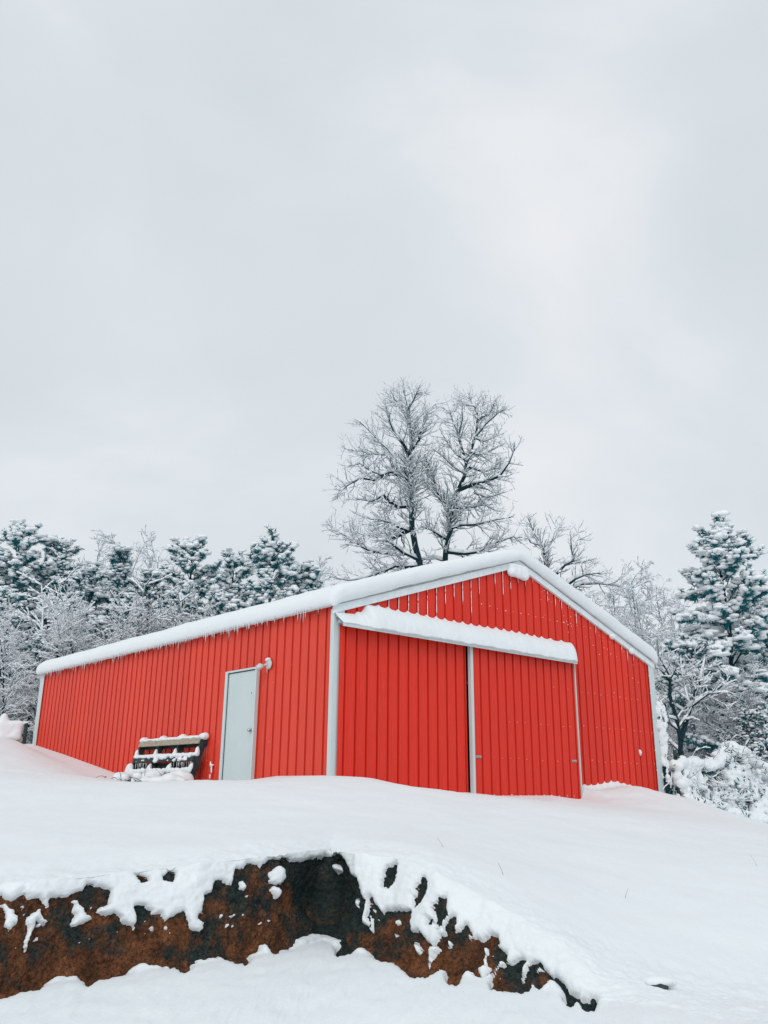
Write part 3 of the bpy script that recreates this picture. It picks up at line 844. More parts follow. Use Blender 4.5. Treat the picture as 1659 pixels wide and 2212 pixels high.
# ------------------------------------------------------------------ blobs and smooth snow masses
def ico(sub):
    t = (1 + 5 ** .5) / 2
    v = [(-1, t, 0), (1, t, 0), (-1, -t, 0), (1, -t, 0), (0, -1, t), (0, 1, t), (0, -1, -t), (0, 1, -t), (t, 0, -1), (t, 0, 1), (-t, 0, -1), (-t, 0, 1)]
    v = [np.array(p) / np.linalg.norm(p) for p in v]
    f = [(0, 11, 5), (0, 5, 1), (0, 1, 7), (0, 7, 10), (0, 10, 11), (1, 5, 9), (5, 11, 4), (11, 10, 2), (10, 7, 6), (7, 1, 8), (3, 9, 4), (3, 4, 2), (3, 2, 6), (3, 6, 8), (3, 8, 9), (4, 9, 5), (2, 4, 11), (6, 2, 10), (8, 6, 7), (9, 8, 1)]
    for _ in range(sub):
        cache, nf = {}, []
        def mid(a, b):
            k = (min(a, b), max(a, b))
            if k not in cache:
                p = v[a] + v[b]; v.append(p / np.linalg.norm(p)); cache[k] = len(v) - 1
            return cache[k]
        for a, b_, c in f:
            x, y, z = mid(a, b_), mid(b_, c), mid(c, a)
            nf += [(a, x, z), (b_, y, x), (c, z, y), (x, y, z)]
        f = nf
    return np.array(v), np.array(f)
ICO0, ICO1, ICO2 = ico(0), ico(1), ico(2)
def blobs(Pc, R, rng, base=ICO1, jit=.22, flat=.7, an=None):
    """Vertices and triangles of many lumpy ellipsoids. R (n,) or (n,3)."""
    Pc = np.asarray(Pc, float); R = np.asarray(R, float)
    if R.ndim == 1: R = np.stack([R, R, R * flat], -1)
    v, f = base
    n, k = len(Pc), len(v)
    an = rng.uniform(0, 2 * PI, n) if an is None else an; ca, sa = np.cos(an), np.sin(an)
    vv = v[None] * (1 + jit * rng.uniform(-1, 1, (n, k, 1)))
    vv = vv * R[:, None, :]
    x = vv[..., 0] * ca[:, None] - vv[..., 1] * sa[:, None]; y = vv[..., 0] * sa[:, None] + vv[..., 1] * ca[:, None]
    V = np.stack([x, y, vv[..., 2]], -1) + Pc[:, None]
    F = f[None] + (np.arange(n) * k)[:, None, None]
    return V.reshape(-1, 3), F.reshape(-1, 3)

def surface_nets(f, org, h):
    """Triangulate f < 0 on a regular grid."""
    s = f < 0
    nx, ny, nz = f.shape
    acc = np.zeros((nx - 1, ny - 1, nz - 1, 3)); cnt = np.zeros((nx - 1, ny - 1, nz - 1))
    offs = [(i, j, k) for i in (0, 1) for j in (0, 1) for k in (0, 1)]
    def blk(A, o): return A[o[0]:nx - 1 + o[0], o[1]:ny - 1 + o[1], o[2]:nz - 1 + o[2]]
    for a in offs:
        for ax in range(3):
            if a[ax]: continue
            b_ = list(a); b_[ax] = 1
            fa, fb = blk(f, a), blk(f, b_)
            m_ = (fa < 0) != (fb < 0)
            t = np.where(m_, fa / np.where(m_, fa - fb, 1), 0)
            for d in range(3): acc[..., d] += m_ * (a[d] + (t if d == ax else 0))
            cnt += m_
    act = cnt > 0
    vid = -np.ones(act.shape, np.int64); vid[act] = np.arange(act.sum())
    g_ = np.stack(np.nonzero(act), -1)
    V = (g_ + acc[act] / cnt[act][:, None]) * h + org
    Q_ = []
    for ax in range(3):
        sl0 = [slice(None)] * 3; sl1 = [slice(None)] * 3
        sl0[ax] = slice(0, -1); sl1[ax] = slice(1, None)
        cr = s[tuple(sl0)] != s[tuple(sl1)]
        I = np.stack(np.nonzero(cr), -1)
        o1, o2 = [(1, 2), (2, 0), (0, 1)][ax]
        ok = (I[:, o1] > 0) & (I[:, o2] > 0) & (I[:, o1] < f.shape[o1] - 1) & (I[:, o2] < f.shape[o2] - 1)
        I = I[ok]
        ids = []
        for d1, d2 in ((-1, -1), (0, -1), (0, 0), (-1, 0)):
            J = I.copy(); J[:, o1] += d1; J[:, o2] += d2
            ids.append(vid[J[:, 0], J[:, 1], J[:, 2]])
        q = np.stack(ids, -1)
        flip = ~s[I[:, 0], I[:, 1], I[:, 2]]
        q[flip] = q[flip][:, ::-1]
        Q_.append(q)
    return V, np.concatenate(Q_)

def snow_mass(balls, h=.03, k=.05, amp=.03, nscale=6, seed=0):
    """A merged snow body from ellipsoids (x, y, z, rx, ry, rz)."""
    B = np.asarray(balls, float)
    pad = 3 * k + 2 * h + amp
    org = (B[:, :3] - B[:, 3:6]).min(0) - pad; top = (B[:, :3] + B[:, 3:6]).max(0) + pad
    n = np.ceil((top - org) / h).astype(int) + 1
    acc = np.full(n, 1e-12)
    for x, y, z, rx, ry, rz in B:
        c = np.array([x, y, z]); r = np.array([rx, ry, rz])
        lo = np.maximum(((c - r - 3 * k - h - org) / h).astype(int), 0); hi = np.minimum(((c + r + 3 * k + h - org) / h).astype(int) + 2, n)
        ax = [org[d] + h * np.arange(lo[d], hi[d]) for d in range(3)]
        gx, gy, gz = np.meshgrid(*ax, indexing='ij')
        q = np.sqrt(((gx - x) / rx) ** 2 + ((gy - y) / ry) ** 2 + ((gz - z) / rz) ** 2)
        d = (q - 1) * min(r)
        acc[lo[0]:hi[0], lo[1]:hi[1], lo[2]:hi[2]] += np.exp(np.clip(-d / k, -40, 12))
    f = -k * np.log(acc)
    near = np.abs(f) < amp + 3 * h
    I = np.stack(np.nonzero(near), -1)
    f[near] += amp * fbm(I * h + org, nscale, 3, .55, seed)
    return surface_nets(f, org, h)

# ------------------------------------------------------------------ gable louvre under the ridge, with its snow
m_ = MB()
az, zz0 = 4.52, 4.03
m_.box(gp(az, .06, 4.135), GD * .225, LD * .05, ZZ * .010)
for k in range(5): m_.box(gp(az, .065, 4.05 + k * .032), GD * .21, LD * .034 + ZZ * .012, ZZ * .003)
m_.box(gp(az - .225, .06, 4.11), GD * .008, LD * .05, ZZ * .09); m_.box(gp(az + .225, .06, 4.11), GD * .008, LD * .05, ZZ * .09)
child(m_.build('gable_vent', MT['trim']))
rng = np.random.RandomState(5)
bl = [(*gp(4.27 + .05 * i, .09, 4.06 + .02 * rng.rand() - .003 * i), .05, .05, .05) for i in range(10)]
bl += [(*gp(4.30 + .09 * i, .07, 4.12 + .03 * rng.rand()), .07, .06, .06) for i in range(6)]
bl += [(*gp(4.29 + .09 * i, .05, 4.22 + .02 * rng.rand()), .07, .06, .045) for i in range(6)] + [(*gp(4.76, .08, 4.10), .05, .05, .07)]
V, Qd = snow_mass(bl, .018, .02, .012, 14, 3)
vs_ = mesh_obj('vent_snow', V, Qd, MT['snow'])
rebase(vs_, gp(4.52, .05, 4.03)); tag(vs_, 'clump of snow stuck over the vent at the roof peak', 'snow clump')

# ------------------------------------------------------------------ icicles, frozen drips, screw dots
rng = np.random.RandomState(8)
def cones(P0, Ln, R, n=5):
    m = len(P0); a = np.arange(n) * 2 * PI / n
    ringv = np.stack([np.cos(a), np.sin(a), 0 * a], -1)
    V0 = P0[:, None] + ringv[None] * R[:, None, None]
    V1 = P0[:, None] + ringv[None] * (R * .6)[:, None, None] - ZZ * (Ln * .6)[:, None, None]
    tip = (P0 - ZZ * Ln[:, None])[:, None]
    V = np.concatenate([V0, V1, tip], 1); k = 2 * n + 1
    q, t = [], []
    for i in range(n):
        j = (i + 1) % n
        q.append([i, j, n + j, n + i][::-1]); t.append([n + i, n + j, 2 * n][::-1])
    off = (np.arange(m) * k)[:, None, None]
    return V.reshape(-1, 3), [(np.array(q)[None] + off).reshape(-1, 4), (np.array(t)[None] + off).reshape(-1, 3)]
s_, bs = .15, []
while s_ < LEN - .1:
    bs.append(s_); s_ += rng.choice([.028, .045, .07, .11, .2], p=[.3, .3, .2, .12, .08])
bs = np.array(bs)
ln = rng.uniform(.05, .13, len(bs)) + .12 * (rng.rand(len(bs)) < .22) * rng.rand(len(bs))
P0 = np.array([sp(c, .125 + .03 * rng.rand(), EAVE + .035) for c in bs])
V, F_ = cones(P0, ln + .03, rng.uniform(.006, .010, len(bs)))
ic = mesh_obj('icicles', V, F_, MT['ice'])
tag(ic, 'row of thin icicles hanging along the eave of the side wall', 'icicles', kind='stuff')

# snow caught on the ribs below the rake, and frozen drips
Vs, Fs, n0 = [], [], 0
def drip(p_of_z, z0, z1, w):
    """A thin uneven ridge of snow running down a rib."""
    global n0
    m = max(3, int((z0 - z1) / .035))
    zs = np.linspace(z0, z1, m)
    ww = w * (.45 + .55 * rng.rand(m)) * np.where(rng.rand(m) < .16, .1, 1); ww[-1] = .001
    V = []
    for z, q in zip(zs, ww):
        c = p_of_z(z)
        V += [c - GD * q, c - LD * q * 1.1 , c + GD * q]
    for i in range(m - 1):
        for k in range(2): Fs.append([n0 + 3 * i + k, n0 + 3 * i + k + 1, n0 + 3 * i + k + 4, n0 + 3 * i + k + 3][::-1])
    Vs.append(np.array(V)); n0 += len(V)
k = 0
while PH_G + k * RIB < W - .3:
    a = PH_G + k * RIB; k += 1
    ztop = RAKE0 + (W / 2 - abs(a - W / 2) - .17) * PITCH + .02
    if a < .9: continue
    p = 1.0 if a < 3.4 else (.8 if a < 5.6 else .55)
    if rng.rand() > p: continue
    if a < 3.3: ln_ = min(ztop - 2.9, rng.uniform(.35, .75)) if a < 2.4 else rng.uniform(.3, .75)
    elif a < 5: ln_ = rng.uniform(.1, .55)
    else: ln_ = rng.uniform(.05, .35)
    side = -.018 if a < 5.0 else rng.choice([-.016, .012])
    drip(lambda z, a=a, side=side: gp(a + side, .022, z), ztop, ztop - max(.05, ln_), .0085 if a < 3 else .007)
rib_snow = mesh_obj('rib_snow', np.concatenate(Vs), np.array(Fs), MT['snow'])
tag(rib_snow, 'thin white streaks of snow caught on the ribs under the gable rake', 'snow streaks', kind='stuff')
pts, rad = [], []
def dotrow(a0, a1, z, out, phase, p, r=.011):
    k = math.ceil((a0 - phase) / RIB)
    while phase + k * RIB < a1:
        a = phase + k * RIB
        if rng.rand() < p:
            pts.append(gp(a + .052 + rng.normal(0, .004), out + .004, z + rng.normal(0, .008))); rad.append(r * .68 * rng.uniform(.6, 1.35))
        k += 1
dotrow(3.25, 7.2, 3.325, 0, PH_G, .95, .015); dotrow(6.3, 9.0, 1.943, 0, PH_G, .85); dotrow(6.2, 9.0, 1.262, 0, PH_G, .75); dotrow(6.2, 9.0, .588, 0, PH_G, .9)
dotrow(3.8, 6.0, 1.215, .125, 3.294, .8, .009); dotrow(3.4, 6.0, .560, .125, 3.294, .8, .009); dotrow(3.2, 6.05, -.07, .125, 3.294, .95, .016); dotrow(5.3, 6.0, 1.94, .125, 3.294, .7, .008)
for _ in range(60):
    a = rng.uniform(5.2, 8.8); z = RAKE0 + (W / 2 - abs(a - W / 2) - .17) * PITCH - abs(rng.normal(.18, .25)); pts.append(gp(a, .012, z)); rad.append(rng.uniform(.004, .011))
for _ in range(16):
    c = rng.uniform(.5, 7); pts.append(sp(c, .008, rng.uniform(.3, 2.2))); rad.append(rng.uniform(.003, .007))
for z in (.55, 1.25, 1.95):
    pts += [gp(.155, .042, z), gp(-.01, .042, z + .01), gp(W - .16, .042, z)]; rad += [.006, .006, .012]
for z in np.linspace(.1, 2.5, 9): pts.append(gp(W - .165, .035, z + rng.normal(0, .1))); rad.append(rng.uniform(.01, .028))
V, F_ = blobs(np.array(pts), np.array(rad), rng, ICO0, .2, 1.0)
sd_ = mesh_obj('snow_specks', V, F_, MT['snow'])
tag(sd_, 'small dots of snow on the screw heads and ribs of the gable wall', 'snow specks', kind='stuff')
bl = [(*gp(8.42, .03, .815), .028, .028, .04), (*gp(8.40, .03, .85), .020, .02, .025), (*gp(8.43, .02, .78), .014, .016, .04)]
V, Qd = snow_mass(bl, .010, .012, .004, 20, 4)
o = mesh_obj('snow_lump', V, Qd, MT['snow']); rebase(o, gp(8.42, .02, .75)); tag(o, 'small lump of snow stuck low on the red wall right of the doors', 'snow lump')
for a, z in ((7.62, 2.74), (8.35, 2.44)):
    a_ = a; zr = RAKE0 + (W / 2 - abs(a_ - W / 2) - .17) * PITCH
    bl = [(*gp(a_ + rng.normal(0, .03), .06, zr + rng.normal(0, .025)), .045, .04, .04) for _ in range(4)]
    V, Qd = snow_mass(bl, .014, .016, .008, 18, 5)
    o = mesh_obj('snow_clump', V, Qd, MT['snow']); rebase(o, gp(a_, .05, zr))
    tag(o, 'ragged bit of snow clinging to the rake trim, ' + ('higher one on the slope' if a < 8 else 'lower one near the eave'), 'snow clump', 'bits of snow on the rake trim')

# ------------------------------------------------------------------ flood light above the door
fl = empty('flood_light', tuple(sp(1.742, 0, 2.04)))
tag(fl, 'small white outdoor spotlight with a snow cap above the entrance door', 'flood light')
fo = np.array(fl.location)
def lchild(m_, name, mat, parent, smooth=True):
    o = m_.build(name, mat, None, smooth); o.data.transform(Matrix.Translation(-fo)); o.parent = parent; return o
m_ = MB(); c = sp(1.742, 0, 2.04)
m_.tube([c - GD * .028, c - GD * .034, c - GD * .055, c - GD * .062], [.080, .086, .080, .05], 18)
lchild(m_, 'mounting_plate', MT['lamp'], fl)
m_ = MB(); d_ = (-GD * .75 + LD * .55 - ZZ * .42); d_ /= np.linalg.norm(d_)
h0 = c - GD * .075 + LD * .02
m_.tube([c - GD * .06, h0 + d_ * .04], .018, 10)
head0 = h0 + d_ * .05
m_.tube([head0, head0 + d_ * .02, head0 + d_ * .06, head0 + d_ * .12, head0 + d_ * .125], [.012, .036, .046, .052, .050], 16, cap=True)
hd = lchild(m_, 'lamp_head', MT['lamp'], fl)
m_ = MB(); m_.tube([head0 + d_ * .124, head0 + d_ * .129], .042, 16)
lchild(m_, 'lens', MT['dark_metal'], hd)
bl = [(*(c - GD * .05 + ZZ * .085), .04, .045, .028), (*(c - GD * .05 + ZZ * .07 + LD * .03), .035, .035, .022), (*(head0 + d_ * .07 + ZZ * .045), .035, .035, .014)]
V, Qd = snow_mass(bl, .010, .012, .004, 20, 6)
o = mesh_obj('lamp_snow', V, Qd, MT['snow']); rebase(o, c + ZZ * .03); tag(o, 'little cap of snow sitting on the spotlight above the entrance door', 'snow cap')
V, F_ = cones(np.array([c - GD * .07 - ZZ * .05]), np.array([.14]), np.array([.007]))
o = mesh_obj('icicle', V, F_, MT['ice']); rebase(o, c - GD * .07 - ZZ * .05); tag(o, 'single thin icicle hanging below the spotlight', 'icicle')

# ------------------------------------------------------------------ wooden pallet leaning on the side wall
pal = empty('wooden_pallet', tuple(sp(4.85, .35, .05)))
tag(pal, 'weathered wooden pallet leaning on the red side wall left of the door', 'pallet')
po = np.array(pal.location)
# pallet plane: s along the wall (3.62..6.1), t up the slope (0 foot .. 1 head)
foot_o, head_o, foot_z, head_z = .42, .13, -.02, .905
def pp(s, t, off=0.0):
    nvec = np.array([0, 0, 0.]) + (-GD) * (head_z - foot_z) + ZZ * (head_o - foot_o) * -1
    nvec /= np.linalg.norm(nvec)
    return sp(s, foot_o + (head_o - foot_o) * t, foot_z + (head_z - foot_z) * t) + nvec * off
tdir = pp(0, 1) - pp(0, 0); tlen = np.linalg.norm(tdir); tdir /= tlen
nrm_p = pp(0, 0, 1) - pp(0, 0)
def pchild(m_, name, mat):
    o = m_.build(name, mat); o.data.transform(Matrix.Translation(-po)); o.parent = pal; return o
rng = np.random.RandomState(4)
S0, S1 = 3.63, 6.08
for s in (S0 + .03, 4.47, 5.26, S1 - .03):
    m_ = MB(); m_.box(pp(s, .5, -.06), LD * .028, tdir * tlen / 2, nrm_p * .055)
    pchild(m_, 'stringer', MT['dark_wood'])
tops = [(.925, .125, 'board'), (.585, .115, 'dark_wood'), (.28, .11, 'dark_wood'), (.03, .10, 'dark_wood')]
for t, hgt, mt in tops:
    m_ = MB(); m_.box(pp((S0 + S1) / 2 + .012, t, .011), LD * ((S1 - S0) / 2 - .03), tdir * hgt / 2 + LD * rng.normal(0, .001), nrm_p * .011)
    o = pchild(m_, 'deck_board', MT[mt])
    if mt == 'board': tag(o, 'paler grey brown top board')
for t in (.90, .5, .1):
    m_ = MB(); m_.box(pp((S0 + S1) / 2, t, -.125), LD * (S1 - S0) / 2, tdir * .045, nrm_p * .009)
    pchild(m_, 'back_board', MT['dark_wood'])
bl = []
for s in (S0 + .02, 4.45, 5.22, S1 - .05):                       # caps on the stringer ends
    bl += [(*(pp(s, 1.0, -.04) + ZZ * .02), .07, .07, .055), (*(pp(s, 1.0, -.08) + ZZ * .035), .05, .05, .05)]
for s in np.arange(S0 + .02, S1, .07): bl.append((*(pp(s, 1.0, -.045) + ZZ * .006), .05, .045, .020))
for t, hgt, dep in ((.585, .115, .022), (.28, .11, .046)):
    for s in np.arange(S0 + .05, S1, .055):
        up = tdir * (hgt / 2)
        bl.append((*(pp(s, t, -.005) + up + ZZ * (.004 + .012 * rng.rand())), .034, .034, dep * rng.uniform(.7, 1.25)))
    for s in (S0 + .03, 4.47, 5.26, S1 - .03):
        bl += [(*(pp(s + rng.normal(0, .015), t, .0) + tdir * (hgt / 2 + .06)), .034, .04, .06), (*(pp(s, t, -.005) + tdir * (hgt / 2 + .10)), .022, .026, .045)]
for t in np.linspace(0, .45, 8): bl.append((*pp(S1 + .02, t, .02), .06, .07, .06))
for _ in range(26):
    s = rng.uniform(S0 + .1, S1 - .1); bl.append((*pp(s, .585 + rng.uniform(-.05, .03), .022), .03 * rng.uniform(.5, 1.3), .018, .016))
for _ in range(26):
    s = rng.uniform(S0 + .1, S1 - .1); bl.append((*pp(s, .20 + rng.uniform(-.04, .04), .022), .05 * rng.uniform(.5, 1.3), .025, .022))
V, Qd = snow_mass(bl, .017, .018, .012, 16, 7)
o = mesh_obj('pallet_snow', V, Qd, MT['snow']); rebase(o, sp(4.85, .35, .3))
tag(o, 'snow heaped on the boards and stringer ends of the leaning pallet', 'snow')
P0 = np.array([pp(s, .52, .0) for s in np.concatenate([rng.uniform(3.7, 4.5, 16), rng.uniform(5.2, 6, 12)])])
V, F_ = cones(P0, rng.uniform(.04, .15, len(P0)), rng.uniform(.004, .008, len(P0)))
o = mesh_obj('pallet_icicles', V, F_, MT['ice']); tag(o, 'fringe of small icicles under the second board of the pallet', 'icicles', kind='stuff')

# snow heap with dead weeds at the foot of the pallet
bl = []
for i in range(46):
    s = rng.uniform(3.4, 5.75); o_ = rng.uniform(.42, .95)
    zb_ = ground_z(*sp(s, o_, 0)[:2])
    hh = .16 * math.exp(-((s - 4.6) / .9) ** 2) + .05 + .12 * math.exp(-((s - 3.65) / .22) ** 2)
    hh *= 1 - .45 * (o_ - .42) / .6
    bl.append((*(sp(s, o_, zb_ + hh * rng.uniform(.2, .95))), rng.uniform(.05, .11), rng.uniform(.05, .11), rng.uniform(.035, .075)))
for s, o_, z, r in ((3.60, .44, .17, .10), (3.56, .5, .08, .11), (3.72, .5, .10, .09), (3.42, .42, .05, .06), (4.60, .56, .24, .09), (4.74, .64, .17, .11), (4.5, .62, .12, .11), (3.38, .3, .04, .04)):
    bl.append((*sp(s, o_, z), r, r, r * .8))
V, Qd = snow_mass(bl, .022, .03, .02, 9, 9)
heap = mesh_obj('snow_heap', V, Qd, MT['snow']); rebase(heap, sp(4.6, .9, .0))
tag(heap, 'lumpy heap of snow over dead weeds in front of the leaning pallet', 'snow heap')
def bent(p, d, L_, sag, n=7):
    t = np.linspace(0, 1, n)[:, None]
    return p + d * L_ * t - ZZ * sag * t ** 2
wd = empty('dead_weed', tuple(sp(4.5, 1.05, .0))); tag(wd, 'dead weed stalks poking from the snow heap below the pallet', 'weed')
wo = np.array(wd.location)
for i in range(15):
    s = rng.uniform(3.5, 5.6); o_ = rng.uniform(.6, 1.25)
    p = sp(s, o_, ground_z(*sp(s, o_, 0)[:2]) + .03)
    d = LD * rng.normal(0, .7) - GD * rng.uniform(-.1, .5) + ZZ * rng.uniform(.4, 1.0); d /= np.linalg.norm(d)
    m_ = MB(); m_.tube(bent(p, d, rng.uniform(.15, .45), rng.uniform(0, .22)), np.linspace(.006, .002, 7), 5)
    o = m_.build('weed_stem', MT['dry_stem'], None, True); o.data.transform(Matrix.Translation(-wo)); o.parent = wd
# bits of vine on the wall beside the pallet
vn = [(3.45, .06, .42), (3.40, .06, .30), (3.44, .06, .2), (3.36, .06, .05), (3.42, .05, .36)]
bl = [(*sp(s, o_ - .02, z), .014, .014, .045) for s, o_, z in vn] + [(*sp(3.40, .035, .40), .035, .016, .016)]
V, Qd = snow_mass(bl, .008, .008, .005, 24, 12)
o = mesh_obj('snow_on_vine', V, Qd, MT['snow']); rebase(o, sp(3.42, .05, .1)); tag(o, 'scraps of snow on a dead vine at the wall between pallet and door', 'snow')
# grass blades and twigs poking out of the open snow
m_ = MB()
for u, v, Y, ln_ in [(2434, 2910, 9, .18), (2000, 3000, 7.2, .10), (1420, 2805, 7.4, .13), (1612, 2940, 6.8, .12), (1618, 3165, 5.6, .10), (1600, 3172, 5.6, .08), (640, 2520, 14, .1), (470, 2505, 15, .1), (385, 2535, 14.5, .06), (1290, 3020, 6.4, .05)]:
    g_ = at(u / 1.47559, v / 1.47559, Y)
    x, y = g_[0], g_[1]
    z = float(SN.reshape(-1, 3)[((SN.reshape(-1, 3)[:, :2] - [x, y]) ** 2).sum(1).argmin(), 2])
    d = np.array([rng.normal(0, .5), rng.normal(0, .3), 1.]); d /= np.linalg.norm(d)
    m_.tube(bent(np.array([x, y, z - .02]), d, ln_ + .02, ln_ * .25), np.linspace(.0016, .0007, 7), 4)
o = m_.build('dead_grass', MT['dry_stem'], None, True); tag(o, 'a few dead grass blades poking out of the open snow', 'grass', kind='stuff')
# one dark stone left bare at the lower right
rc = at(1428, 2172, 5.35)
rz_ = float(SN.reshape(-1, 3)[((SN.reshape(-1, 3)[:, :2] - rc[:2]) ** 2).sum(1).argmin(), 2])
v_, f_ = ICO2
vv = v_ * np.array([.050, .04, .032]) * (1 + .18 * fbm(v_, 2.2, 3, .6, 88))[:, None]
stone = mesh_obj('stone', vv + np.array([rc[0], rc[1], rz_ + .006]), f_, MT['dark_wood'], None, False)
rebase(stone, (rc[0], rc[1], rz_)); tag(stone, 'small dark stone poking alone out of the snow below the bank', 'stone')
V, Qd = snow_mass([(rc[0], rc[1] + .02, rz_ + .036, .050, .035, .014), (rc[0] + .02, rc[1] + .03, rz_ + .032, .045, .035, .014), (rc[0], rc[1] + .06, rz_ + .012, .10, .06, .025)], .010, .012, .006, 18, 44)
o = mesh_obj('stone_snow', V, Qd, MT['snow']); rebase(o, (rc[0], rc[1], rz_ + .05)); tag(o, 'cap of snow resting on the lone dark stone', 'snow cap')
# ------------------------------------------------------------------ trees
def frustums(P0, P1, R0, R1, n):
    d = P1 - P0; ln = np.linalg.norm(d, axis=1, keepdims=True) + 1e-9; d = d / ln
    ref = np.where(np.abs(d[:, 2:3]) < .9, [[0, 0, 1.]], [[1., 0, 0]])
    a = np.cross(d, ref); a /= np.linalg.norm(a, axis=1, keepdims=True); b_ = np.cross(a, d)
    th = np.arange(n) * 2 * PI / n
    rg = a[:, None] * np.cos(th)[None, :, None] + b_[:, None] * np.sin(th)[None, :, None]
    V = np.concatenate([P0[:, None] + rg * R0[:, None, None], P1[:, None] + rg * R1[:, None, None]], 1)
    q = np.array([[k, (k + 1) % n, n + (k + 1) % n, n + k] for k in range(n)])
    F = q[None] + (np.arange(len(P0)) * 2 * n)[:, None, None]
    return V.reshape(-1, 3), F.reshape(-1, 4)

def snow_caps(P0, P1, R0, R1, rng, wmin=.010, hk=1.0, keep=.85, steep=.93, wk=1.25, rmin=0.0):
    """Ridges of snow along the upper side of every branch that is not too steep."""
    d = P1 - P0; ln = np.linalg.norm(d, axis=1) + 1e-9
    st = np.abs(d[:, 2]) / ln
    ok = ((R0 > rmin) | (rng.rand(len(P0)) < .45)) & (st < np.where(R0 > .04, min(steep, .8), steep)) & (rng.rand(len(P0)) < keep)
    P0, P1, R0, R1, d, st = P0[ok], P1[ok], R0[ok], R1[ok], d[ok], st[ok]
    hz = np.stack([-d[:, 1], d[:, 0], np.zeros(len(d))], -1); hz /= np.linalg.norm(hz, axis=1, keepdims=True) + 1e-9
    upv = np.cross(d / (np.linalg.norm(d, axis=1, keepdims=True) + 1e-9), hz); upv[upv[:, 2] < 0] *= -1
    f = (1 - st ** 3) * rng.uniform(.6, 1.35, len(P0))
    out = []
    for Pk, Rk in ((P0, R0), (P1, R1)):
        w = np.maximum(Rk * wk, wmin); h = (Rk + np.minimum(w, .05) * 1.5 * hk * f + .4 * wmin * f)
        out += [Pk - hz * w[:, None] + upv * (Rk * .15)[:, None], Pk + upv * h[:, None] - hz * (w * .35)[:, None], Pk + upv * h[:, None] + hz * (w * .35)[:, None], Pk + hz * w[:, None] + upv * (Rk * .15)[:, None]]
    V = np.stack(out, 1)
    q = np.array([[0, 1, 5, 4], [1, 2, 6, 5], [2, 3, 7, 6], [3, 0, 4, 7], [0, 3, 2, 1], [4, 5, 6, 7]])
    F = q[None] + (np.arange(len(V)) * 8)[:, None, None]
    return V.reshape(-1, 3), F.reshape(-1, 4)

def unit(v): return v / (np.linalg.norm(v) + 1e-9)

class Tree:
    def __init__(s, seed): s.rng = np.random.RandomState(seed); s.seg = []
    def limb(s, P, R):
        P = np.asarray(P, float); R = np.asarray(R, float)
        for i in range(len(P) - 1): s.seg.append((*P[i], *P[i + 1], R[i], R[i + 1]))
    def grow(s, p, d, L_, r, level, up=.12, wob=.22, spread=(.5, 1.1), density=5.5, ratio=(.35, .7), flat=1.0, minlen=.12):
        """A wandering branch with side branches."""
        rng = s.rng
        n = max(3, min(9, int(L_ / .22)))
        P = [np.array(p, float)]; D = unit(np.array(d, float)); dirs = [D]
        for i in range(n):
            D = unit(D + rng.normal(0, wob, 3) * (1, 1, .7) + np.array([0, 0, up]))
            P.append(P[-1] + D * L_ / n); dirs.append(D)
        R = r * (1 - np.linspace(0, .78, n + 1)); R = np.maximum(R, .0026)
        s.limb(P, R)
        if level > 0: s.sides(P, dirs, R, L_, level, up, wob, spread, density, ratio, flat, minlen)
    def sides(s, P, dirs, R, L_, level, up, wob, spread, density, ratio, flat, minlen, start=.18, lk=1.0):
        rng = s.rng
        k = max(2, int(density * max(.35, min(L_, 2.2)) ** .75))
        for t in np.sort(rng.uniform(start, 1, k)):
            x = t * (len(P) - 1); i = min(int(x), len(P) - 2); f = x - i
            p = P[i] * (1 - f) + P[i + 1] * f
            dd = dirs[i]
            ax = unit(np.cross(dd, rng.normal(0, 1, 3) * (1, 1, flat)))
            th = rng.uniform(*spread)
            nd = dd * math.cos(th) + np.cross(ax, dd) * math.sin(th)
            ln = L_ * rng.uniform(*ratio) * (1.15 - .55 * t) * lk
            if ln < minlen: continue
            rr = max(.0026, (R[i] * (1 - f) + R[i + 1] * f) * rng.uniform(.45, .7))
            s.grow(p, nd, ln, rr, level - 1, up, wob, spread, density, ratio, flat, minlen)
    def arrays(s):
        A = np.array(s.seg); return A[:, :3], A[:, 3:6], A[:, 6], A[:, 7]

def tree_objs(root, tr, thick=.035, wmin=.010, hk=1.0, keep=.85, wk=1.25, steep=.93, rmin=0.0, twig='twig'):
    P0, P1, R0, R1 = tr.arrays()
    o_ = np.array(root.location)
    big = R0 > thick
    V, F_ = frustums(P0[big] - o_, P1[big] - o_, R0[big], R1[big], 7)
    mesh_obj('trunk', V, F_, MT['bark'], root)
    sm = ~big
    V, F_ = frustums(P0[sm] - o_, P1[sm] - o_, R0[sm], R1[sm], 3)
    mesh_obj('crown', V, F_, MT[twig], root)
    V, F_ = snow_caps(P0 - o_, P1 - o_, R0, R1, tr.rng, wmin, hk, keep, steep, wk, rmin)
    tag(mesh_obj('branch_snow', V, F_, MT['tree_snow'], root), kind='stuff')
    return len(P0)

def dup(src, loc, rz, sc, label, group=None):
    r = src.copy(); COL.objects.link(r); r.location = loc; r.rotation_euler = (0, 0, rz); r.scale = (sc, sc, sc)
    r['label'] = label
    if group: r['group'] = group
    for ch in src.children:
        c = ch.copy(); COL.objects.link(c); c.parent = r
    return r

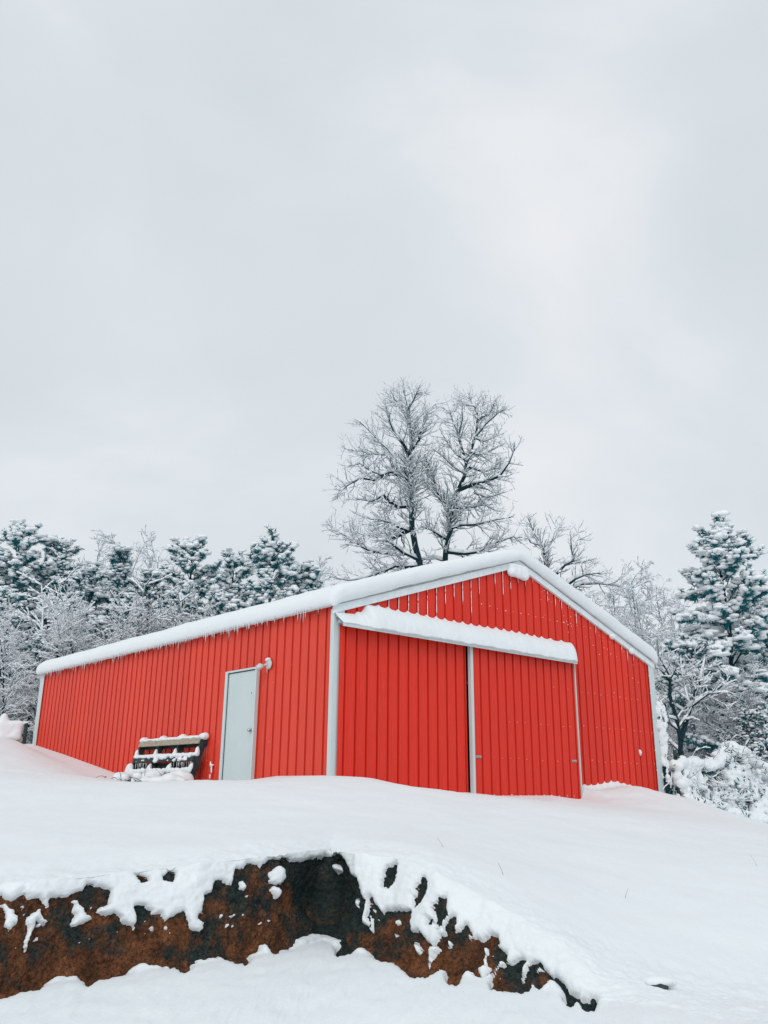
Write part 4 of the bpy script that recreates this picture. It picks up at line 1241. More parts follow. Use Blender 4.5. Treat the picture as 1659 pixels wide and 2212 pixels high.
def C5(p): return [(677.7 + x * .4085, 779.4 + y * .4085) for x, y in p]
def limb3d(px, Y, dy, rng, ymin=None):
    """A limb sketched in photo positions at depth Y, drifting dy metres nearer or farther along its length."""
    n = len(px); P = []
    for k, (u, v) in enumerate(px): P.append(at(u, v, Y + dy * k / max(1, n - 1)))
    # refine with a little wander
    Q = [P[0]]
    for a_, b_ in zip(P[:-1], P[1:]):
        m_ = max(1, int(np.linalg.norm(b_ - a_) / .45))
        for j in range(1, m_ + 1): Q.append(a_ + (b_ - a_) * j / m_ + rng.normal(0, .025, 3))
    return np.array(Q)

def sketched_tree(name, seed, Y, limbs, label, base_v, lvl=3, dens=9.5, lk=1.0, tw=1.0):
    tr = Tree(seed); rng = tr.rng
    first = None
    for px, r0_, r1_, dy, side_len in limbs:
        P = limb3d(C5(px), Y + (0 if first is None else 0), dy, rng)
        if first is None:
            first = P; foot = P[0].copy(); foot[2] = ground_z(foot[0], foot[1]) - .1
            P = np.concatenate([[foot], P])
        R = np.linspace(r0_, r1_, len(P)); tr.limb(P, R)
        dirs = [unit(P[min(i + 1, len(P) - 1)] - P[max(i - 1, 0)]) for i in range(len(P))]
        tot = np.linalg.norm(np.diff(P, axis=0), axis=1).sum()
        k = int(tot * dens)
        for t in np.sort(rng.uniform(.25 if P is not first and len(tr.seg) < 40 else .08, 1, k)):
            x = t * (len(P) - 1); i = min(int(x), len(P) - 2); f = x - i
            p = P[i] * (1 - f) + P[i + 1] * f
            if px is limbs[0][0] and p[2] < first[0][2] - .5: continue
            ax = unit(np.cross(dirs[i], rng.normal(0, 1, 3))); th = rng.uniform(.55, 1.15)
            nd = dirs[i] * math.cos(th) + np.cross(ax, dirs[i]) * math.sin(th)
            tr.grow(p, nd, side_len * rng.uniform(.42, 1.0) * (1.1 - .45 * t), max(.006, min(.026, R[i] * .35)) * tw, lvl - 2, .10, .20, (.5, 1.05), 5.2, (.35, .65), 1.0, .12)
        tr.grow(P[-1], dirs[-1], side_len * .22, max(.007, r1_), 2, .10, .2, (.4, .9), 5.2, (.4, .7))
    root = empty(name, tuple(first[0] * [1, 1, 0] + ZZ * (ground_z(first[0][0], first[0][1]) - .1)))
    n = tree_objs(root, tr, .05, .012, 1.4, .95, 1.5, .93, .0050, 'frosty_twig')
    tag(root, label, 'tree')
    return root, n

r_, n1 = sketched_tree('bare_tree', 21, 34.0, [
    ([(575, 1180), (560, 1075), (540, 970), (520, 880), (515, 760), (512, 650), (515, 520), (518, 420), (500, 310), (492, 225), (478, 175)], .155, .016, 0.0, 1.7),
    ([(515, 520), (480, 440), (430, 380), (402, 320), (393, 265)], .08, .02, -1.5, 1.5),
    ([(512, 650), (450, 600), (405, 585), (330, 630), (250, 620), (180, 660), (125, 708)], .11, .02, 1.2, 1.5),
    ([(405, 588), (350, 600), (290, 578), (245, 540), (190, 560)], .06, .015, -1.5, 1.3),
    ([(517, 770), (440, 772), (390, 742), (365, 712), (300, 740), (230, 730)], .10, .02, -1.8, 1.5),
    ([(518, 890), (430, 940), (350, 940), (250, 912), (190, 900)], .09, .02, 1.8, 1.5),
    ([(548, 1050), (470, 1010), (420, 975), (385, 950), (330, 955)], .07, .02, -1.8, 1.4),
    ([(400, 1020), (300, 1005), (205, 950), (130, 905), (85, 870)], .07, .015, 1.0, 1.4),
    ([(545, 1085), (430, 1085), (330, 1130), (185, 1165), (110, 1150)], .08, .02, -1.0, 1.3),
    ([(520, 470), (555, 420), (578, 340), (600, 280), (648, 225)], .07, .018, 1.2, 1.5),
    ([(505, 330), (470, 250), (402, 195), (380, 155)], .05, .015, 1.4, 1.2),
    ([(497, 260), (530, 205), (548, 150)], .045, .015, -1.2, 1.1),
    ([(515, 690), (470, 560), (390, 470), (300, 380), (250, 330)], .07, .015, -1.0, 1.4),
    ([(430, 500), (330, 500), (240, 480), (160, 465)], .05, .012, 1.5, 1.2),
    ([(500, 900), (400, 850), (300, 840), (215, 800)], .06, .014, -1.6, 1.4),
], 'tall bare snow-lined tree behind the barn roof, the one with one straight trunk', 1300)
r_, n2 = sketched_tree('bare_tree', 33, 35.0, [
    ([(690, 1120), (700, 1000), (722, 900), (716, 820), (692, 752), (652, 690), (636, 620), (605, 560), (590, 500)], .15, .016, -.8, 1.4),
    ([(718, 905), (742, 830), (750, 740), (766, 688), (800, 612), (806, 530), (832, 482), (858, 400), (868, 305), (842, 235), (825, 200)], .12, .016, .5, 1.5),
    ([(766, 684), (840, 655), (940, 635), (990, 600), (1030, 540), (1055, 465)], .10, .02, -1.2, 1.4),
    ([(806, 540), (780, 460), (760, 370), (722, 285), (735, 230)], .07, .018, 1.0, 1.3),
    ([(858, 400), (915, 330), (975, 275), (1005, 265)], .05, .015, -1.0, 1.2),
    ([(862, 330), (895, 240), (910, 190)], .045, .015, 1.0, 1.1),
    ([(815, 560), (900, 585), (985, 570), (1045, 590)], .06, .015, 1.6, 1.3),
    ([(720, 890), (770, 868), (860, 860), (960, 842), (1035, 830)], .07, .015, -1.8, 1.4),
    ([(700, 1010), (790, 1020), (870, 1008), (930, 985), (975, 960), (1060, 930), (1085, 950)], .09, .015, 1.0, 1.4),
    ([(652, 690), (590, 640), (555, 600), (530, 560)], .06, .015, 1.4, 1.2),
    ([(850, 700), (920, 720), (1000, 700)], .05, .012, -1.5, 1.2),
    ([(745, 780), (820, 780), (900, 760), (960, 790)], .055, .012, 1.4, 1.3),
    ([(710, 950), (640, 900), (580, 880), (540, 900)], .06, .014, -1.4, 1.2),
    ([(690, 1060), (620, 1040), (570, 1060)], .05, .014, 1.0, 1.1),
    ([(856, 410), (900, 425), (960, 400), (1010, 385)], .045, .012, 1.2, 1.2),
    ([(806, 530), (760, 500), (705, 440), (672, 375)], .05, .012, -1.0, 1.2),
    ([(866, 310), (930, 280), (958, 225)], .04, .012, -1.2, 1.0),
    ([(848, 240), (800, 235), (770, 200)], .035, .012, 1.0, .9),
    ([(832, 482), (880, 500), (940, 480), (1000, 440)], .05, .012, .8, 1.2),
    ([(770, 380), (790, 310), (785, 240)], .04, .012, -.8, 1.0),
    ([(800, 600), (740, 560), (690, 520), (640, 470)], .05, .012, -1.2, 1.2),
], 'tall bare snow-lined tree behind the barn roof, forking into two bent stems', 1300)
r_, n3 = sketched_tree('bare_tree', 45, 31.0, [
    ([(1225, 1240), (1228, 1100), (1222, 1050), (1208, 990), (1198, 950), (1160, 900), (1140, 850)], .10, .012, 0.0, 1.0),
    ([(1230, 1200), (1275, 1130), (1330, 1080), (1375, 1060), (1365, 990), (1350, 930)], .075, .012, -1.2, 1.0),
    ([(1240, 1240), (1325, 1195), (1390, 1158), (1440, 1130), (1500, 1118)], .085, .015, -.6, 1.1),
    ([(1240, 1260), (1345, 1212), (1420, 1182), (1510, 1180), (1620, 1190)], .085, .015, .8, 1.1),
    ([(1215, 1020), (1260, 960), (1290, 900), (1310, 850)], .05, .012, 1.0, 1.0),
    ([(1205, 980), (1150, 960), (1120, 910)], .04, .010, -.8, .9),
    ([(1330, 1080), (1420, 1060), (1490, 1050)], .045, .010, 1.0, 1.0),
    ([(1365, 1000), (1400, 930), (1385, 880)], .04, .010, .6, .9),
    ([(1235, 1150), (1170, 1110), (1130, 1040)], .04, .010, .6, .9),
], 'smaller bare snow-lined tree peeping over the right slope of the barn roof', 1300, dens=6.5)

# ---- generic snow coated bare trees for the woods (three forms, then copies)
def woods_tree(seed, H, name='bare_tree', fine=False):
    tr = Tree(seed); rng = tr.rng
    n = 12
    P = [np.zeros(3)]; D = unit(np.array([rng.normal(0, .12), rng.normal(0, .12), 1]))
    for i in range(n): D = unit(D + rng.normal(0, .07, 3) + [0, 0, .05]); P.append(P[-1] + D * H / n)
    R = np.linspace(.012 * H, .012, n + 1); tr.limb(P, R)
    dirs = [unit(P[min(i + 1, n)] - P[max(i - 1, 0)]) for i in range(n + 1)]
    for t in np.sort(rng.uniform(.10, 1, 44 if fine else 26)):
        x = t * n; i = min(int(x), n - 1); f = x - i
        p = P[i] * (1 - f) + P[i + 1] * f
        an = rng.uniform(0, 2 * PI); el = rng.uniform(.15, .9)
        nd = np.array([math.cos(an) * math.cos(el), math.sin(an) * math.cos(el), math.sin(el)])
        if fine: tr.grow(p, nd, H * rng.uniform(.16, .32) * (1.15 - .6 * t), max(.010, R[i] * .4), 2, .06, .2, (.4, .95), 6.0, (.35, .65), .8, .14)
        else: tr.grow(p, nd, H * rng.uniform(.20, .40) * (1.15 - .75 * t), max(.016, R[i] * .5), 2, .02, .15, (.4, .9), 3.6, (.35, .65), .6, .22)
    root = empty(name)
    k = tree_objs(root, tr, .04, .015 if fine else .025, 1.15, .92, 1.5, .97)
    tag(root, 'x', 'tree')
    return root, k
WH = (7.5, 6.5, 8.5, 7.5, 8.5)
WT = [woods_tree(101 + 7 * i, h_) for i, h_ in enumerate(WH[:3])] + [woods_tree(161 + 7 * i, h_, fine=True) for i, h_ in enumerate(WH[3:])]

# ---- snow laden pines (three forms, then copies)
def pine(seed, H, spread, blob, tufts=9, keep=.86, start=.10, droop=.0, nl=13, base=ICO0, nlen=.17, pw=.52, elj=.20, hang=.05, dense=1.0):
    rng = np.random.RandomState(seed)
    tr = Tree(seed + 1)
    n = 14
    P = [np.zeros(3)]
    for i in range(n): P.append(np.array([rng.normal(0, .03), rng.normal(0, .03), 0]) + np.array([P[-1][0], P[-1][1], (i + 1) / n * H]))
    P = np.array(P); R = np.linspace(.017 * H, .02, n + 1); tr.limb(P, R)
    tips = []
    z = start * H
    while z < H * .985:
        t = z / H
        m_ = rng.randint(3, 6)
        a0 = rng.uniform(0, 2 * PI)
        for k in range(m_):
            prof = spread * H * min(1, (1 - t) ** pw * 1.05) * (.55 + .45 * min(1, (t + .05) / .3))
            ln = prof * rng.uniform(.40, 1.15) + .16
            an = a0 + 2 * PI * k / m_ + rng.normal(0, .3)
            el = -.12 + .95 * t + rng.normal(0, elj) - droop * (1 - t)
            d = np.array([math.cos(an) * math.cos(el), math.sin(an) * math.cos(el), math.sin(el)])
            x = t * n; i = min(int(x), n - 1); p0 = P[i] * (1 - (x - i)) + P[i + 1] * (x - i)
            ns = max(3, int(ln / .3)); Q = [p0]; D = d
            for j in range(ns):
                D = unit(D + rng.normal(0, .09, 3) + [0, 0, .05 if j > ns / 2 else -.03]); Q.append(Q[-1] + D * ln / ns)
            rr = np.linspace(max(.012, .011 * ln + .01), .006, ns + 1); tr.limb(Q, rr)
            nb = max(2, int(tufts * ln / 1.4))
            for u in np.sort(rng.uniform(.30 if ln > .8 else .1, 1, nb)):
                xx = u * ns; ii_ = min(int(xx), ns - 1); pq = Q[ii_] * (1 - (xx - ii_)) + Q[ii_ + 1] * (xx - ii_)
                sd_ = unit(np.cross(D, [0, 0, 1])) * rng.choice([-1, 1])
                dd = unit(D * .7 + sd_ * rng.uniform(.2, 1) + np.array([0, 0, rng.uniform(-.1, .45)]))
                l2 = rng.uniform(.12, .40) * (1.1 - .5 * u) * min(1, ln)
                e = pq + dd * l2
                tr.limb([pq, e], [.007, .005]); tips.append((e, dd))
                if l2 > .25: tips.append((pq + dd * l2 * .5, dd))
            tips.append((Q[-1], D))
        z += dense * H * rng.uniform(.028, .045) * (1.0 if t > .3 else 1.2)
    tips.append((P[-1] + [0, 0, .1], np.array([0, 0, 1.])))
    root = empty('pine_tree')
    tree_objs(root, tr, .03, .014, 1.0, .9)
    E_ = np.array([e for e, _ in tips]); E_ = E_ + rng.normal(0, hang, (len(E_), 3)) * (.6, .6, 1); D_ = np.array([d for _, d in tips])
    # needle tufts: slim triangles fanning out from each shoot
    m_ = len(E_); b0 = E_[:, None] - D_[:, None] * rng.uniform(0, .22, (m_, nl, 1))
    nd = D_[:, None] * .55 + rng.normal(0, .62, (m_, nl, 3)) + np.array([0, 0, -.12]); nd /= np.linalg.norm(nd, axis=-1, keepdims=True)
    ln = rng.uniform(.7, 1.35, (m_, nl, 1)) * nlen
    sdv = np.cross(nd, rng.normal(0, 1, (m_, nl, 3))); sdv /= np.linalg.norm(sdv, axis=-1, keepdims=True)
    wv = sdv * nlen * rng.uniform(.09, .17, (m_, nl, 1))
    V = np.stack([b0 - wv, b0 + wv, b0 + nd * ln], 2).reshape(-1, 3)
    mesh_obj('needles', V, np.arange(len(V)).reshape(-1, 3), MT['needle'], root, smooth=False)
    ks = rng.rand(m_) < keep
    Bc = E_[ks] + np.array([0, 0, blob * .5]) + rng.normal(0, blob * .18, (ks.sum(), 3))
    R_ = blob * np.clip(np.exp(rng.normal(-.05, .45, ks.sum())), .3, 2.0)
    Rv = np.stack([R_ * rng.uniform(.9, 1.9, len(R_)), R_ * rng.uniform(.65, 1.05, len(R_)), R_ * rng.uniform(.38, .68, len(R_))], -1)
    V, F_ = blobs(Bc, Rv, rng, base, .26, an=np.arctan2(D_[ks, 1], D_[ks, 0]) + rng.normal(0, .4, ks.sum()))
    mesh_obj('crown', V, F_, MT['tree_snow'], root)
    tag(root, 'x', 'tree')
    return root, m_
def place(root, u, vtop, Y, H0, rz, label, group=None, first=False, extra=0):
    """Stand a tree so that its top reaches photo position (u, vtop) at depth Y."""
    tp = at(u, vtop, Y); zg = ground_z(tp[0], tp[1]) - .1 if Y < 60 else 1.0
    sc = (tp[2] - zg) / H0
    loc = (tp[0], tp[1], zg)
    if first:
        root.location = loc; root.rotation_euler = (0, 0, rz); root.scale = (sc,) * 3; root['label'] = label
        if group: root['group'] = group
        return root
    return dup(root, loc, rz, sc, label, group)
PT = [pine(301, 10.0, .29, .100, 20, .93, .05, nl=12, pw=.46), pine(317, 10.0, .24, .095, 20, .95, .05, nl=12, pw=.5), pine(331, 10.0, .34, .108, 18, .88, .05, nl=14, pw=.46)]
used = [False] * 3
gp_ = 'pines of the woods behind the barn'
for k, u, v, Y, rz, lab in [
    (0, 45, 1125, 33, .3, 'tall snow laden pine at the left edge, the highest of the woods'),
    (1, 132, 1150, 34, 1.3, 'snow laden pine with a narrow tip, second from the left edge'),
    (1, 262, 1168, 37, 2.6, 'slender snowy pine standing alone above the bare trees left of the barn roof'),
    (0, 418, 1160, 36, 4.0, 'snow laden pine with a blunt top above the middle of the side wall'),
    (0, 508, 1188, 38, 1.0, 'low snowy pine between two taller ones above the side wall'),
    (2, 590, 1155, 32, 2.2, 'broad dark snowy pine nearest the barn, over the roof edge by the corner'),
    (2, 655, 1215, 34, 5.1, 'shoulder of a dark snowy pine right beside the broad pine over the roof'),
    (0, -35, 1150, 35, .9, 'snow laden pine cut off by the left edge of the photo'),
    (2, 88, 1210, 36, 3.3, 'lower snowy pine filling the gap between the two leftmost tips'),
    (0, 195, 1215, 38, 5.9, 'lower snowy pine left of the slender one'),
    (2, 335, 1225, 38, 4.4, 'lower snowy pine between the slender one and the blunt one'),
    (0, 20, 1270, 30, 2.0, 'dark young pine low at the left edge of the woods, behind the snow-coated twigs'),
    (2, 150, 1290, 31, 1.0, 'dark young pine in the understorey below the narrow tipped pine'),
    (0, 285, 1285, 32, 2.4, 'dark young pine in the understorey below the slender pine'),
    (2, 400, 1270, 33, 3.6, 'dark young pine in the understorey below the blunt topped pine'),
    (0, 85, 1370, 28, 5.6, 'dark young pine just behind the far end of the barn roof'),
    (0, 210, 1330, 29.5, 5.0, 'dark young pine close behind the roof, left of the slender pine'),
    (0, 475, 1270, 32, .4, 'dark young pine left of the broad pine, close behind the roof')]:
    place(PT[k][0], u, v, Y, 10.4, rz, lab, gp_, first=not used[k]); used[k] = True

# front rank of snow coated bare trees in the left woods, and a fainter rank behind
ORD = ['first', 'second', 'third', 'fourth', 'fifth', 'sixth', 'seventh', 'eighth', 'ninth', 'tenth', 'eleventh', 'twelfth', 'thirteenth']
rng = np.random.RandomState(77)
wused = [False] * 5
k = 0
def rank(spots, label, group, forms=(0, 1, 2)):
    """Bare trees named by their order from the left."""
    global k
    for j, (u, v, Y) in enumerate(sorted(spots)):
        i = forms[k % len(forms)]
        place(WT[i][0], u, v, Y, WH[i], rng.uniform(0, 6.28), label % ORD[j], group, first=not wused[i]); wused[i] = True; k += 1
rank([(-30, 1300, 27), (55, 1330, 26.5), (118, 1235, 29), (180, 1330, 27.5), (232, 1225, 29.5), (305, 1265, 30), (352, 1320, 28.5), (395, 1275, 30.5), (440, 1300, 30), (15, 1440, 25), (90, 1420, 25.5)],
     'snow-coated bare tree in front of the left pines, %s from the left edge', 'snow-coated bare trees in front of the pines')
rank([(30, 1330, 26.2), (150, 1345, 27), (208, 1290, 28), (275, 1310, 27.8), (330, 1300, 28.6), (500, 1300, 30.5), (375, 1330, 29)],
     'finely twigged frosted bare tree woven through the left woods, %s from the left', 'finely twigged trees in the left woods', (3, 4))
rank([(300, 1190, 46), (215, 1195, 48), (345, 1200, 47), (690, 1240, 46), (640, 1262, 44)], 'pale distant bare tree in a gap behind the pines, %s from the left', 'distant bare trees behind the woods', (3, 4))
rank([(1290, 1255, 44), (1330, 1262, 46), (1372, 1250, 43), (1418, 1262, 45), (1455, 1275, 41), (1350, 1300, 38), (1400, 1330, 36)], 'pale bare tree between the barn roof and the big right pine, %s from the barn', 'pale bare trees behind the right end of the barn', (3, 4))

# ---- right side: the big pine, its neighbours, the forked young tree
bp_, nbp = pine(408, 9.0, .40, .088, tufts=30, keep=.90, start=.12, droop=.06, nl=13, base=ICO1, nlen=.15, pw=.62, elj=.26, hang=.06, dense=1.0)
place(bp_, 1546, 1112, 27, 9.45, .6, 'big snow laden pine at the right with a dark trunk showing through', None, True)
for u, v, Y, rz, lab in [(1715, 1190, 30, 2.2, 'snow laden pine cut off by the right edge of the photo'), (1640, 1300, 33, 4.0, 'snowy pine half hidden behind the big right pine, at its right'), (1490, 1370, 34, 1.2, 'snowy pine half hidden behind the big right pine, at its left'), (1560, 1420, 31, 5.2, 'low snowy pine straight behind the trunk of the big right pine'), (1440, 1450, 33, 3.2, 'low snowy pine right beside the right end of the barn roof')]:
    place(bp_, u, v, Y, 9.1, rz, lab)
for u, v, Y, rz, lab in [(1606, 1535, 25.5, 1.0, 'small snowy evergreen below the big pine, left of the one at the edge'), (1650, 1530, 25, 2.0, 'small snowy evergreen at the right edge below the big pine'), (1565, 1575, 26, 3.0, 'small snowy evergreen right behind the snow covered fence')]:
    place(PT[2][0], u, v, Y, 10.1, rz, lab, 'small evergreens behind the fence')
tr = Tree(55); rng = tr.rng
def lm(px, Y, r0_, r1_, dy, sl, lv=2):
    P = limb3d(px, Y, dy, rng); R = np.linspace(r0_, r1_, len(P)); tr.limb(P, R)
    dirs = [unit(P[min(i + 1, len(P) - 1)] - P[max(i - 1, 0)]) for i in range(len(P))]
    tr.sides(list(P), dirs, R, sl, lv, .05, .2, (.5, 1.1), 9.0, (.4, .8), 1.0, .12, .15)
foot = at(1472, 1640, 24.5)
lm([(1472, 1680), (1470, 1600), (1462, 1555), (1448, 1500), (1443, 1460), (1425, 1425), (1415, 1405)], 24.5, .085, .02, 0, 1.6)
lm([(1470, 1600), (1485, 1555), (1490, 1520), (1510, 1470), (1525, 1420)], 24.5, .08, .02, .8, 1.5)
lm([(1445, 1470), (1430, 1450), (1412, 1432)], 24.5, .035, .012, -.5, 1.0)
lm([(1488, 1530), (1530, 1500), (1570, 1490)], 24.5, .035, .012, -.6, 1.2)
lm([(1462, 1555), (1430, 1545), (1405, 1520)], 24.5, .03, .012, -.5, 1.0)
lm([(1490, 1525), (1475, 1470), (1470, 1420)], 24.5, .035, .012, .6, 1.3)
root = empty('bare_tree', (foot[0], foot[1], ground_z(foot[0], foot[1]) - .1))
tree_objs(root, tr, .03, .015, 1.1, .9, 1.4)
tag(root, 'young bare tree with two dark forked stems beside the right end of the barn', 'tree')
rank([(1500, 1410, 31), (1560, 1450, 26), (1625, 1440, 27), (1525, 1500, 26.5), (1590, 1510, 26), (1478, 1530, 26), (1445, 1560, 25)], 'snow-coated bare tree in the undergrowth below the right pine, %s from the barn', 'snowy undergrowth trees below the right pine', (3, 4, 1))

# ------------------------------------------------------------------ right side: fence, vines and the post at the barn corner
fp0 = gp(W + .22, .25, 0); fz = at(1660, 1700, 23.0)
fdir = np.array([fz[0] - fp0[0], fz[1] - fp0[1], 0]); flen = np.linalg.norm(fdir); fdir /= flen
fn_ = np.array([fdir[1], -fdir[0], 0])
if fn_ @ (-fp0) < 0: fn_ = -fn_
def fpt(s, off=0.0, z=0.0):
    p = fp0 + fdir * s + fn_ * off; return np.array([p[0], p[1], ground_z(p[0], p[1]) + z])
fence = empty('wire_fence', tuple(fpt(0)))
fo_ = np.array(fence.location)
tag(fence, 'sagging wire fence buried in snowy vines at the right end of the barn', 'fence')
def fchild(m_, name, mat, smooth=False):
    o = m_.build(name, mat, None, smooth); o.data.transform(Matrix.Translation(-fo_)); o.parent = fence; return o
for s in (.05, 1.9, 3.8, 5.7, 7.6):
    m_ = MB(); m_.tube([fpt(s, 0, -.3), fpt(s, 0, 1.0)], [.05, .045], 8); fchild(m_, 'fence_post', MT['dark_wood'], True)
m_ = MB(); m_.tube([fpt(s, .03, .86 - .08 * math.sin(PI * (s % 1.9) / 1.9)) for s in np.linspace(0, 4.2, 24)], .022, 6); fchild(m_, 'fence_rail', MT['dark_wood'], True)
m_ = MB()
for j in range(15):
    m_.tube([fpt(s, .06, .02 + j * .06 - .05 * math.sin(PI * (s % 1.9) / 1.9)) for s in np.linspace(0, 5.5, 28)], .0034, 3, False)
for s in np.arange(.05, 5.5, .07): m_.tube([fpt(s, .06, .0), fpt(s + .01, .06, .88 - .05 * math.sin(PI * (s % 1.9) / 1.9))], .0028, 3, False)
tag(fchild(m_, 'wire_mesh', MT['wire']), kind='stuff')
rng = np.random.RandomState(91)
bl = []
def s_of(u):
    """Distance along the fence where it crosses the photo column u."""
    S = np.linspace(0, 16, 600); return float(np.interp(u, project(np.array([fpt(s, 0, .6) for s in S]))[:, 0], S))
UT = [1430, 1450, 1500, 1545, 1570, 1590, 1620, 1660, 1720]
VT = [1648, 1642, 1640, 1640, 1618, 1604, 1618, 1655, 1700]
ST_ = [s_of(u) for u in UT]
ZT = []
for s, v in zip(ST_, VT):
    zz_ = np.linspace(-.2, 2.2, 200); pr = project(np.array([fpt(s, 0, z) for z in zz_]))[:, 1]
    ZT.append(float(np.interp(-v, -pr, zz_)))
S_A, S_B, S_E = s_of(1438), s_of(1555), s_of(1700)
def z_top(s): return float(np.interp(s, ST_, ZT))
for s in np.arange(S_A, S_E, .05):                        # snow lying along the fence top
    zt = z_top(s)
    bl.append((*fpt(s + rng.normal(0, .03), rng.normal(.02, .06), zt - .08 + rng.normal(0, .03)), rng.uniform(.06, .12), rng.uniform(.07, .16), rng.uniform(.06, .11)))
    if rng.rand() < .6: bl.append((*fpt(s, .05 + rng.normal(0, .04), zt - .17 + rng.normal(0, .03)), .05, .07, .06))
for i in range(640):                                      # clumps hanging in the vines, thick at the right
    s = S_B + (S_E - S_B) * rng.rand() if rng.rand() < .82 else S_A + (S_B - S_A) * rng.rand()
    zt = z_top(s); wv = float(np.interp(s, [S_A, S_B, S_B + .5, S_E], [.08, .14, .6, 1.0]))
    f = rng.rand(); off = f * wv + rng.normal(.02, .05); z = (zt - .10) * (1 - f ** 1.2) * rng.uniform(.55, 1.05)
    r = rng.uniform(.03, .095)
    bl.append((*fpt(s, off, max(.0, z)), r * rng.uniform(.7, 1.5), r * rng.uniform(.8, 1.3), r * rng.uniform(.6, 1.1)))
for i in range(90):                                       # drift at the foot
    s = rng.uniform(S_A, S_E); wv = float(np.interp(s, [S_A, S_B, S_B + .5, S_E], [.3, .5, .9, 1.2]))
    r = rng.uniform(.05, .13); bl.append((*fpt(s, rng.uniform(.1, wv), rng.uniform(-.03, .07)), r * 1.2, r * 1.2, r * .65))
V, Qd = snow_mass(bl, .022, .024, .035, 10, 21)
vine = empty('snowy_vines', tuple(fpt(3.0)))
vo = np.array(vine.location)
tag(vine, 'mass of vines smothered in snow hanging over the wire fence', 'vines')
o = mesh_obj('vine_snow', V - vo, Qd, MT['snow'], vine)
# dark leaves and stems pushing out of the snow
vi = rng.choice(len(V), 9000)
c = V[vi]; keepm = (c[:, 2] > c[:, 2].min() + .1)
rel = c - fp0; ss = rel @ fdir
pk = np.interp(ss, [S_A, S_A + .3, S_B, S_B + .3, S_E], [.8, .4, .35, .75, .9])
nv = fbm(c, 2.3, 2, .5, 97)
c = c[(rng.rand(len(c)) < pk) & (nv > .10)] + fn_ * .008
sb = rng.uniform(S_A, S_B + .2, 520)  # extra leaves added to darken the shaded underside of the top snow
c = np.concatenate([c, np.array([fpt(s, rng.uniform(-.05, .10), z_top(s) - .25 + rng.normal(0, .04)) for s in sb])])
n_l = len(c)
t1 = rng.normal(0, 1, (n_l, 3)) * (1, 1, 1.4); t1 /= np.linalg.norm(t1, axis=1, keepdims=True)
t2 = np.cross(t1, rng.normal(0, 1, (n_l, 3))); t2 /= np.linalg.norm(t2, axis=1, keepdims=True)
L1 = rng.uniform(.022, .075, (n_l, 1)); L2 = rng.uniform(.008, .021, (n_l, 1))
V4 = np.stack([c - t1 * L1, c - t2 * L2, c + t1 * L1, c + t2 * L2], 1).reshape(-1, 3)
mesh_obj('vine_leaves', V4 - vo, np.arange(len(V4)).reshape(-1, 4), MT['leaf'], vine, False)
trv = Tree(66)
for i in range(95):
    s = rng.uniform(S_A, S_E); p = fpt(s, rng.uniform(0, .35 if s > S_B else .08), rng.uniform(.15, 1.0) * z_top(s))
    trv.grow(p, fn_ * rng.uniform(-.2, 1) + fdir * rng.normal(0, .7) + ZZ * rng.normal(.1, .6), rng.uniform(.25, .7), .007, 1, -.05, .3)
P0_, P1_, R0_, R1_ = trv.arrays()
V, F_ = frustums(P0_ - vo, P1_ - vo, R0_, R1_, 3); tag(mesh_obj('vine_stems', V, F_, MT['twig'], vine), kind='stuff')
V, F_ = snow_caps(P0_ - vo, P1_ - vo, R0_, R1_, rng, .010, 1.1, .85); tag(mesh_obj('stem_snow', V, F_, MT['tree_snow'], vine), kind='stuff')

# post beside the barn corner wrapped in snowy creeper
cpp = gp(W + .17, .06, 0); cp_ = empty('creeper_post', (cpp[0], cpp[1], ground_z(cpp[0], cpp[1])))
co = np.array(cp_.location); tag(cp_, 'post at the right corner of the barn wrapped in snowy creeper', 'post')
m_ = MB(); m_.tube([np.zeros(3) - ZZ * .3, np.array([-.02, 0, 1.9])], [.06, .05], 8); m_.build('post', MT['dark_wood'], cp_, True)
bl = []
for i in range(170):
    z = rng.uniform(.25, 2.0); r = rng.uniform(.018, .055)
    an = rng.uniform(0, 2 * PI); w = .07 + .04 * math.sin(z * 5) + .03 * rng.rand()
    bl.append((w * math.cos(an) + .0 - .03 * z, w * math.sin(an), z, r, r, r * 1.5))
V, Qd = snow_mass(bl, .016, .014, .02, 14, 31)
mesh_obj('creeper_snow', V, Qd, MT['snow'], cp_)
vi = rng.choice(len(V), 240); c = V[vi]
t1 = rng.normal(0, 1, (240, 3)) * (1, 1, 1.6); t1 /= np.linalg.norm(t1, axis=1, keepdims=True); t2 = np.cross(t1, rng.normal(0, 1, (240, 3))); t2 /= np.linalg.norm(t2, axis=1, keepdims=True)
V4 = np.stack([c - t1 * .04, c - t2 * .011, c + t1 * .04, c + t2 * .011], 1).reshape(-1, 3)
low_ = np.concatenate([rng.normal(0, .06, (90, 2)), rng.uniform(0, .6, (90, 1))], 1)
t1 = rng.normal(0, 1, (90, 3)) * (.6, .6, 1.6); t1 /= np.linalg.norm(t1, axis=1, keepdims=True); t2 = np.cross(t1, rng.normal(0, 1, (90, 3))); t2 /= np.linalg.norm(t2, axis=1, keepdims=True)
V5 = np.stack([low_ - t1 * .07, low_ - t2 * .02, low_ + t1 * .07, low_ + t2 * .02], 1).reshape(-1, 3)
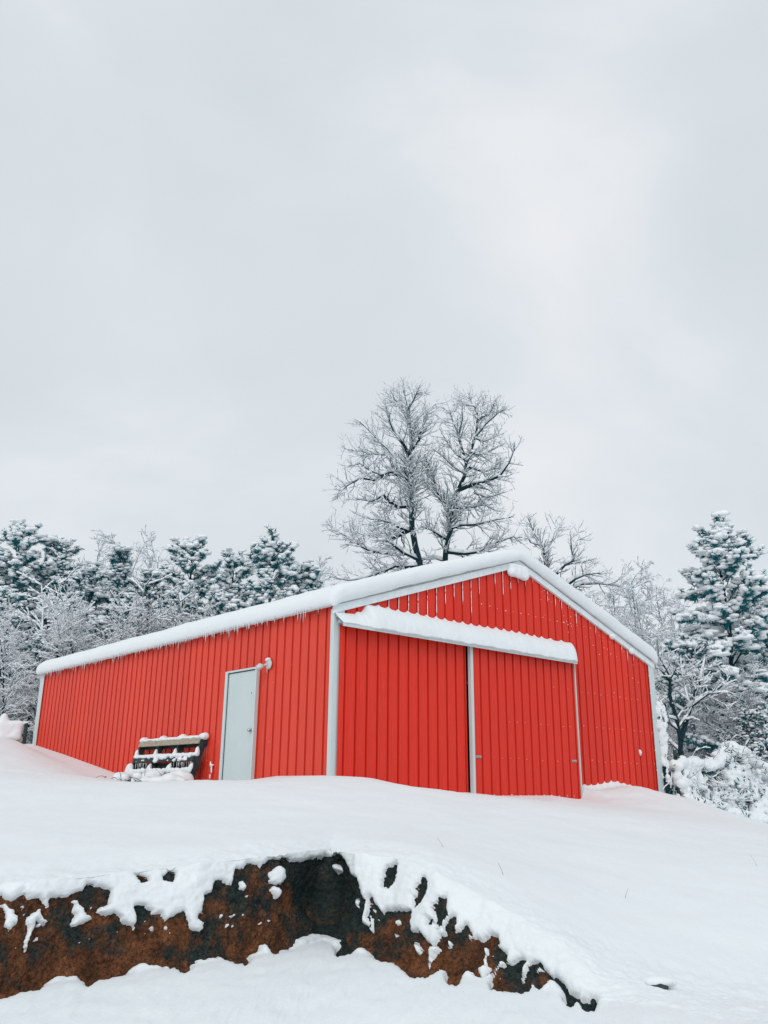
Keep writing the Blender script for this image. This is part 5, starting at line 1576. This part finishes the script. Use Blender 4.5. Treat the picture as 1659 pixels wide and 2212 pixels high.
V4 = np.concatenate([V4, V5]); mesh_obj('creeper_leaves', V4, np.arange(len(V4)).reshape(-1, 4), MT['leaf'], cp_, False)

# ------------------------------------------------------------------ far left: rail fence under snow, dark gate post
g0 = sp(LEN + .12, .22, 0)
rf = empty('rail_fence', (g0[0], g0[1], ground_z(g0[0], g0[1]))); ro = np.array(rf.location)
tag(rf, 'wooden rail fence under thick snow beyond the far corner of the barn', 'fence')
rd = unit(at(-60, 1590, 22.5) * [1, 1, 0] - g0 * [1, 1, 0])
def rp(s, z): p = g0 + rd * s; return np.array([p[0], p[1], ro[2] + z])
def rchild(m_, name, mat, smooth=False):
    o = m_.build(name, mat, None, smooth); o.data.transform(Matrix.Translation(-ro)); o.parent = rf; return o
m_ = MB(); m_.tube([rp(0, -.4), rp(0, .52)], [.05, .048], 10); tag(rchild(m_, 'gate_post', MT['dark_wood'], True), 'dark bare post next to the barn corner')
for s in (.55, .92, 1.75, 2.7):
    m_ = MB(); m_.tube([rp(s, -.4), rp(s, .62)], [.07, .065], 10); rchild(m_, 'fence_post', MT['dark_wood'], True)
for z in (.12, .40):
    m_ = MB(); m_.box(rp(1.4, z), rd * 1.4, np.array([-rd[1], rd[0], 0]) * .025, ZZ * .06); rchild(m_, 'rail', MT['board'])
bl = []
for s in np.arange(.15, 2.9, .06): bl += [(*rp(s, .44 + .02 * math.sin(9 * s)), .09, .09, .10), (*rp(s, .30), .07, .08, .09), (*rp(s, .165), .07, .08, .05)]
for s in (.55, .92, 1.75, 2.7): bl += [(*rp(s, .45), .11, .11, .2), (*rp(s, .62), .09, .09, .13), (*rp(s, .2), .09, .09, .2)]
bl.append((*rp(0, .53), .06, .06, .035))
V, Qd = snow_mass(bl, .028, .03, .02, 7, 41)
o = mesh_obj('rail_snow', V, Qd, MT['snow']); rebase(o, rp(1.4, .1)); tag(o, 'thick snow draped over the rails and posts of the far left fence', 'snow')
print('segments', n1, n2, n3, [w[1] for w in WT], [p_[1] for p_ in PT], nbp)
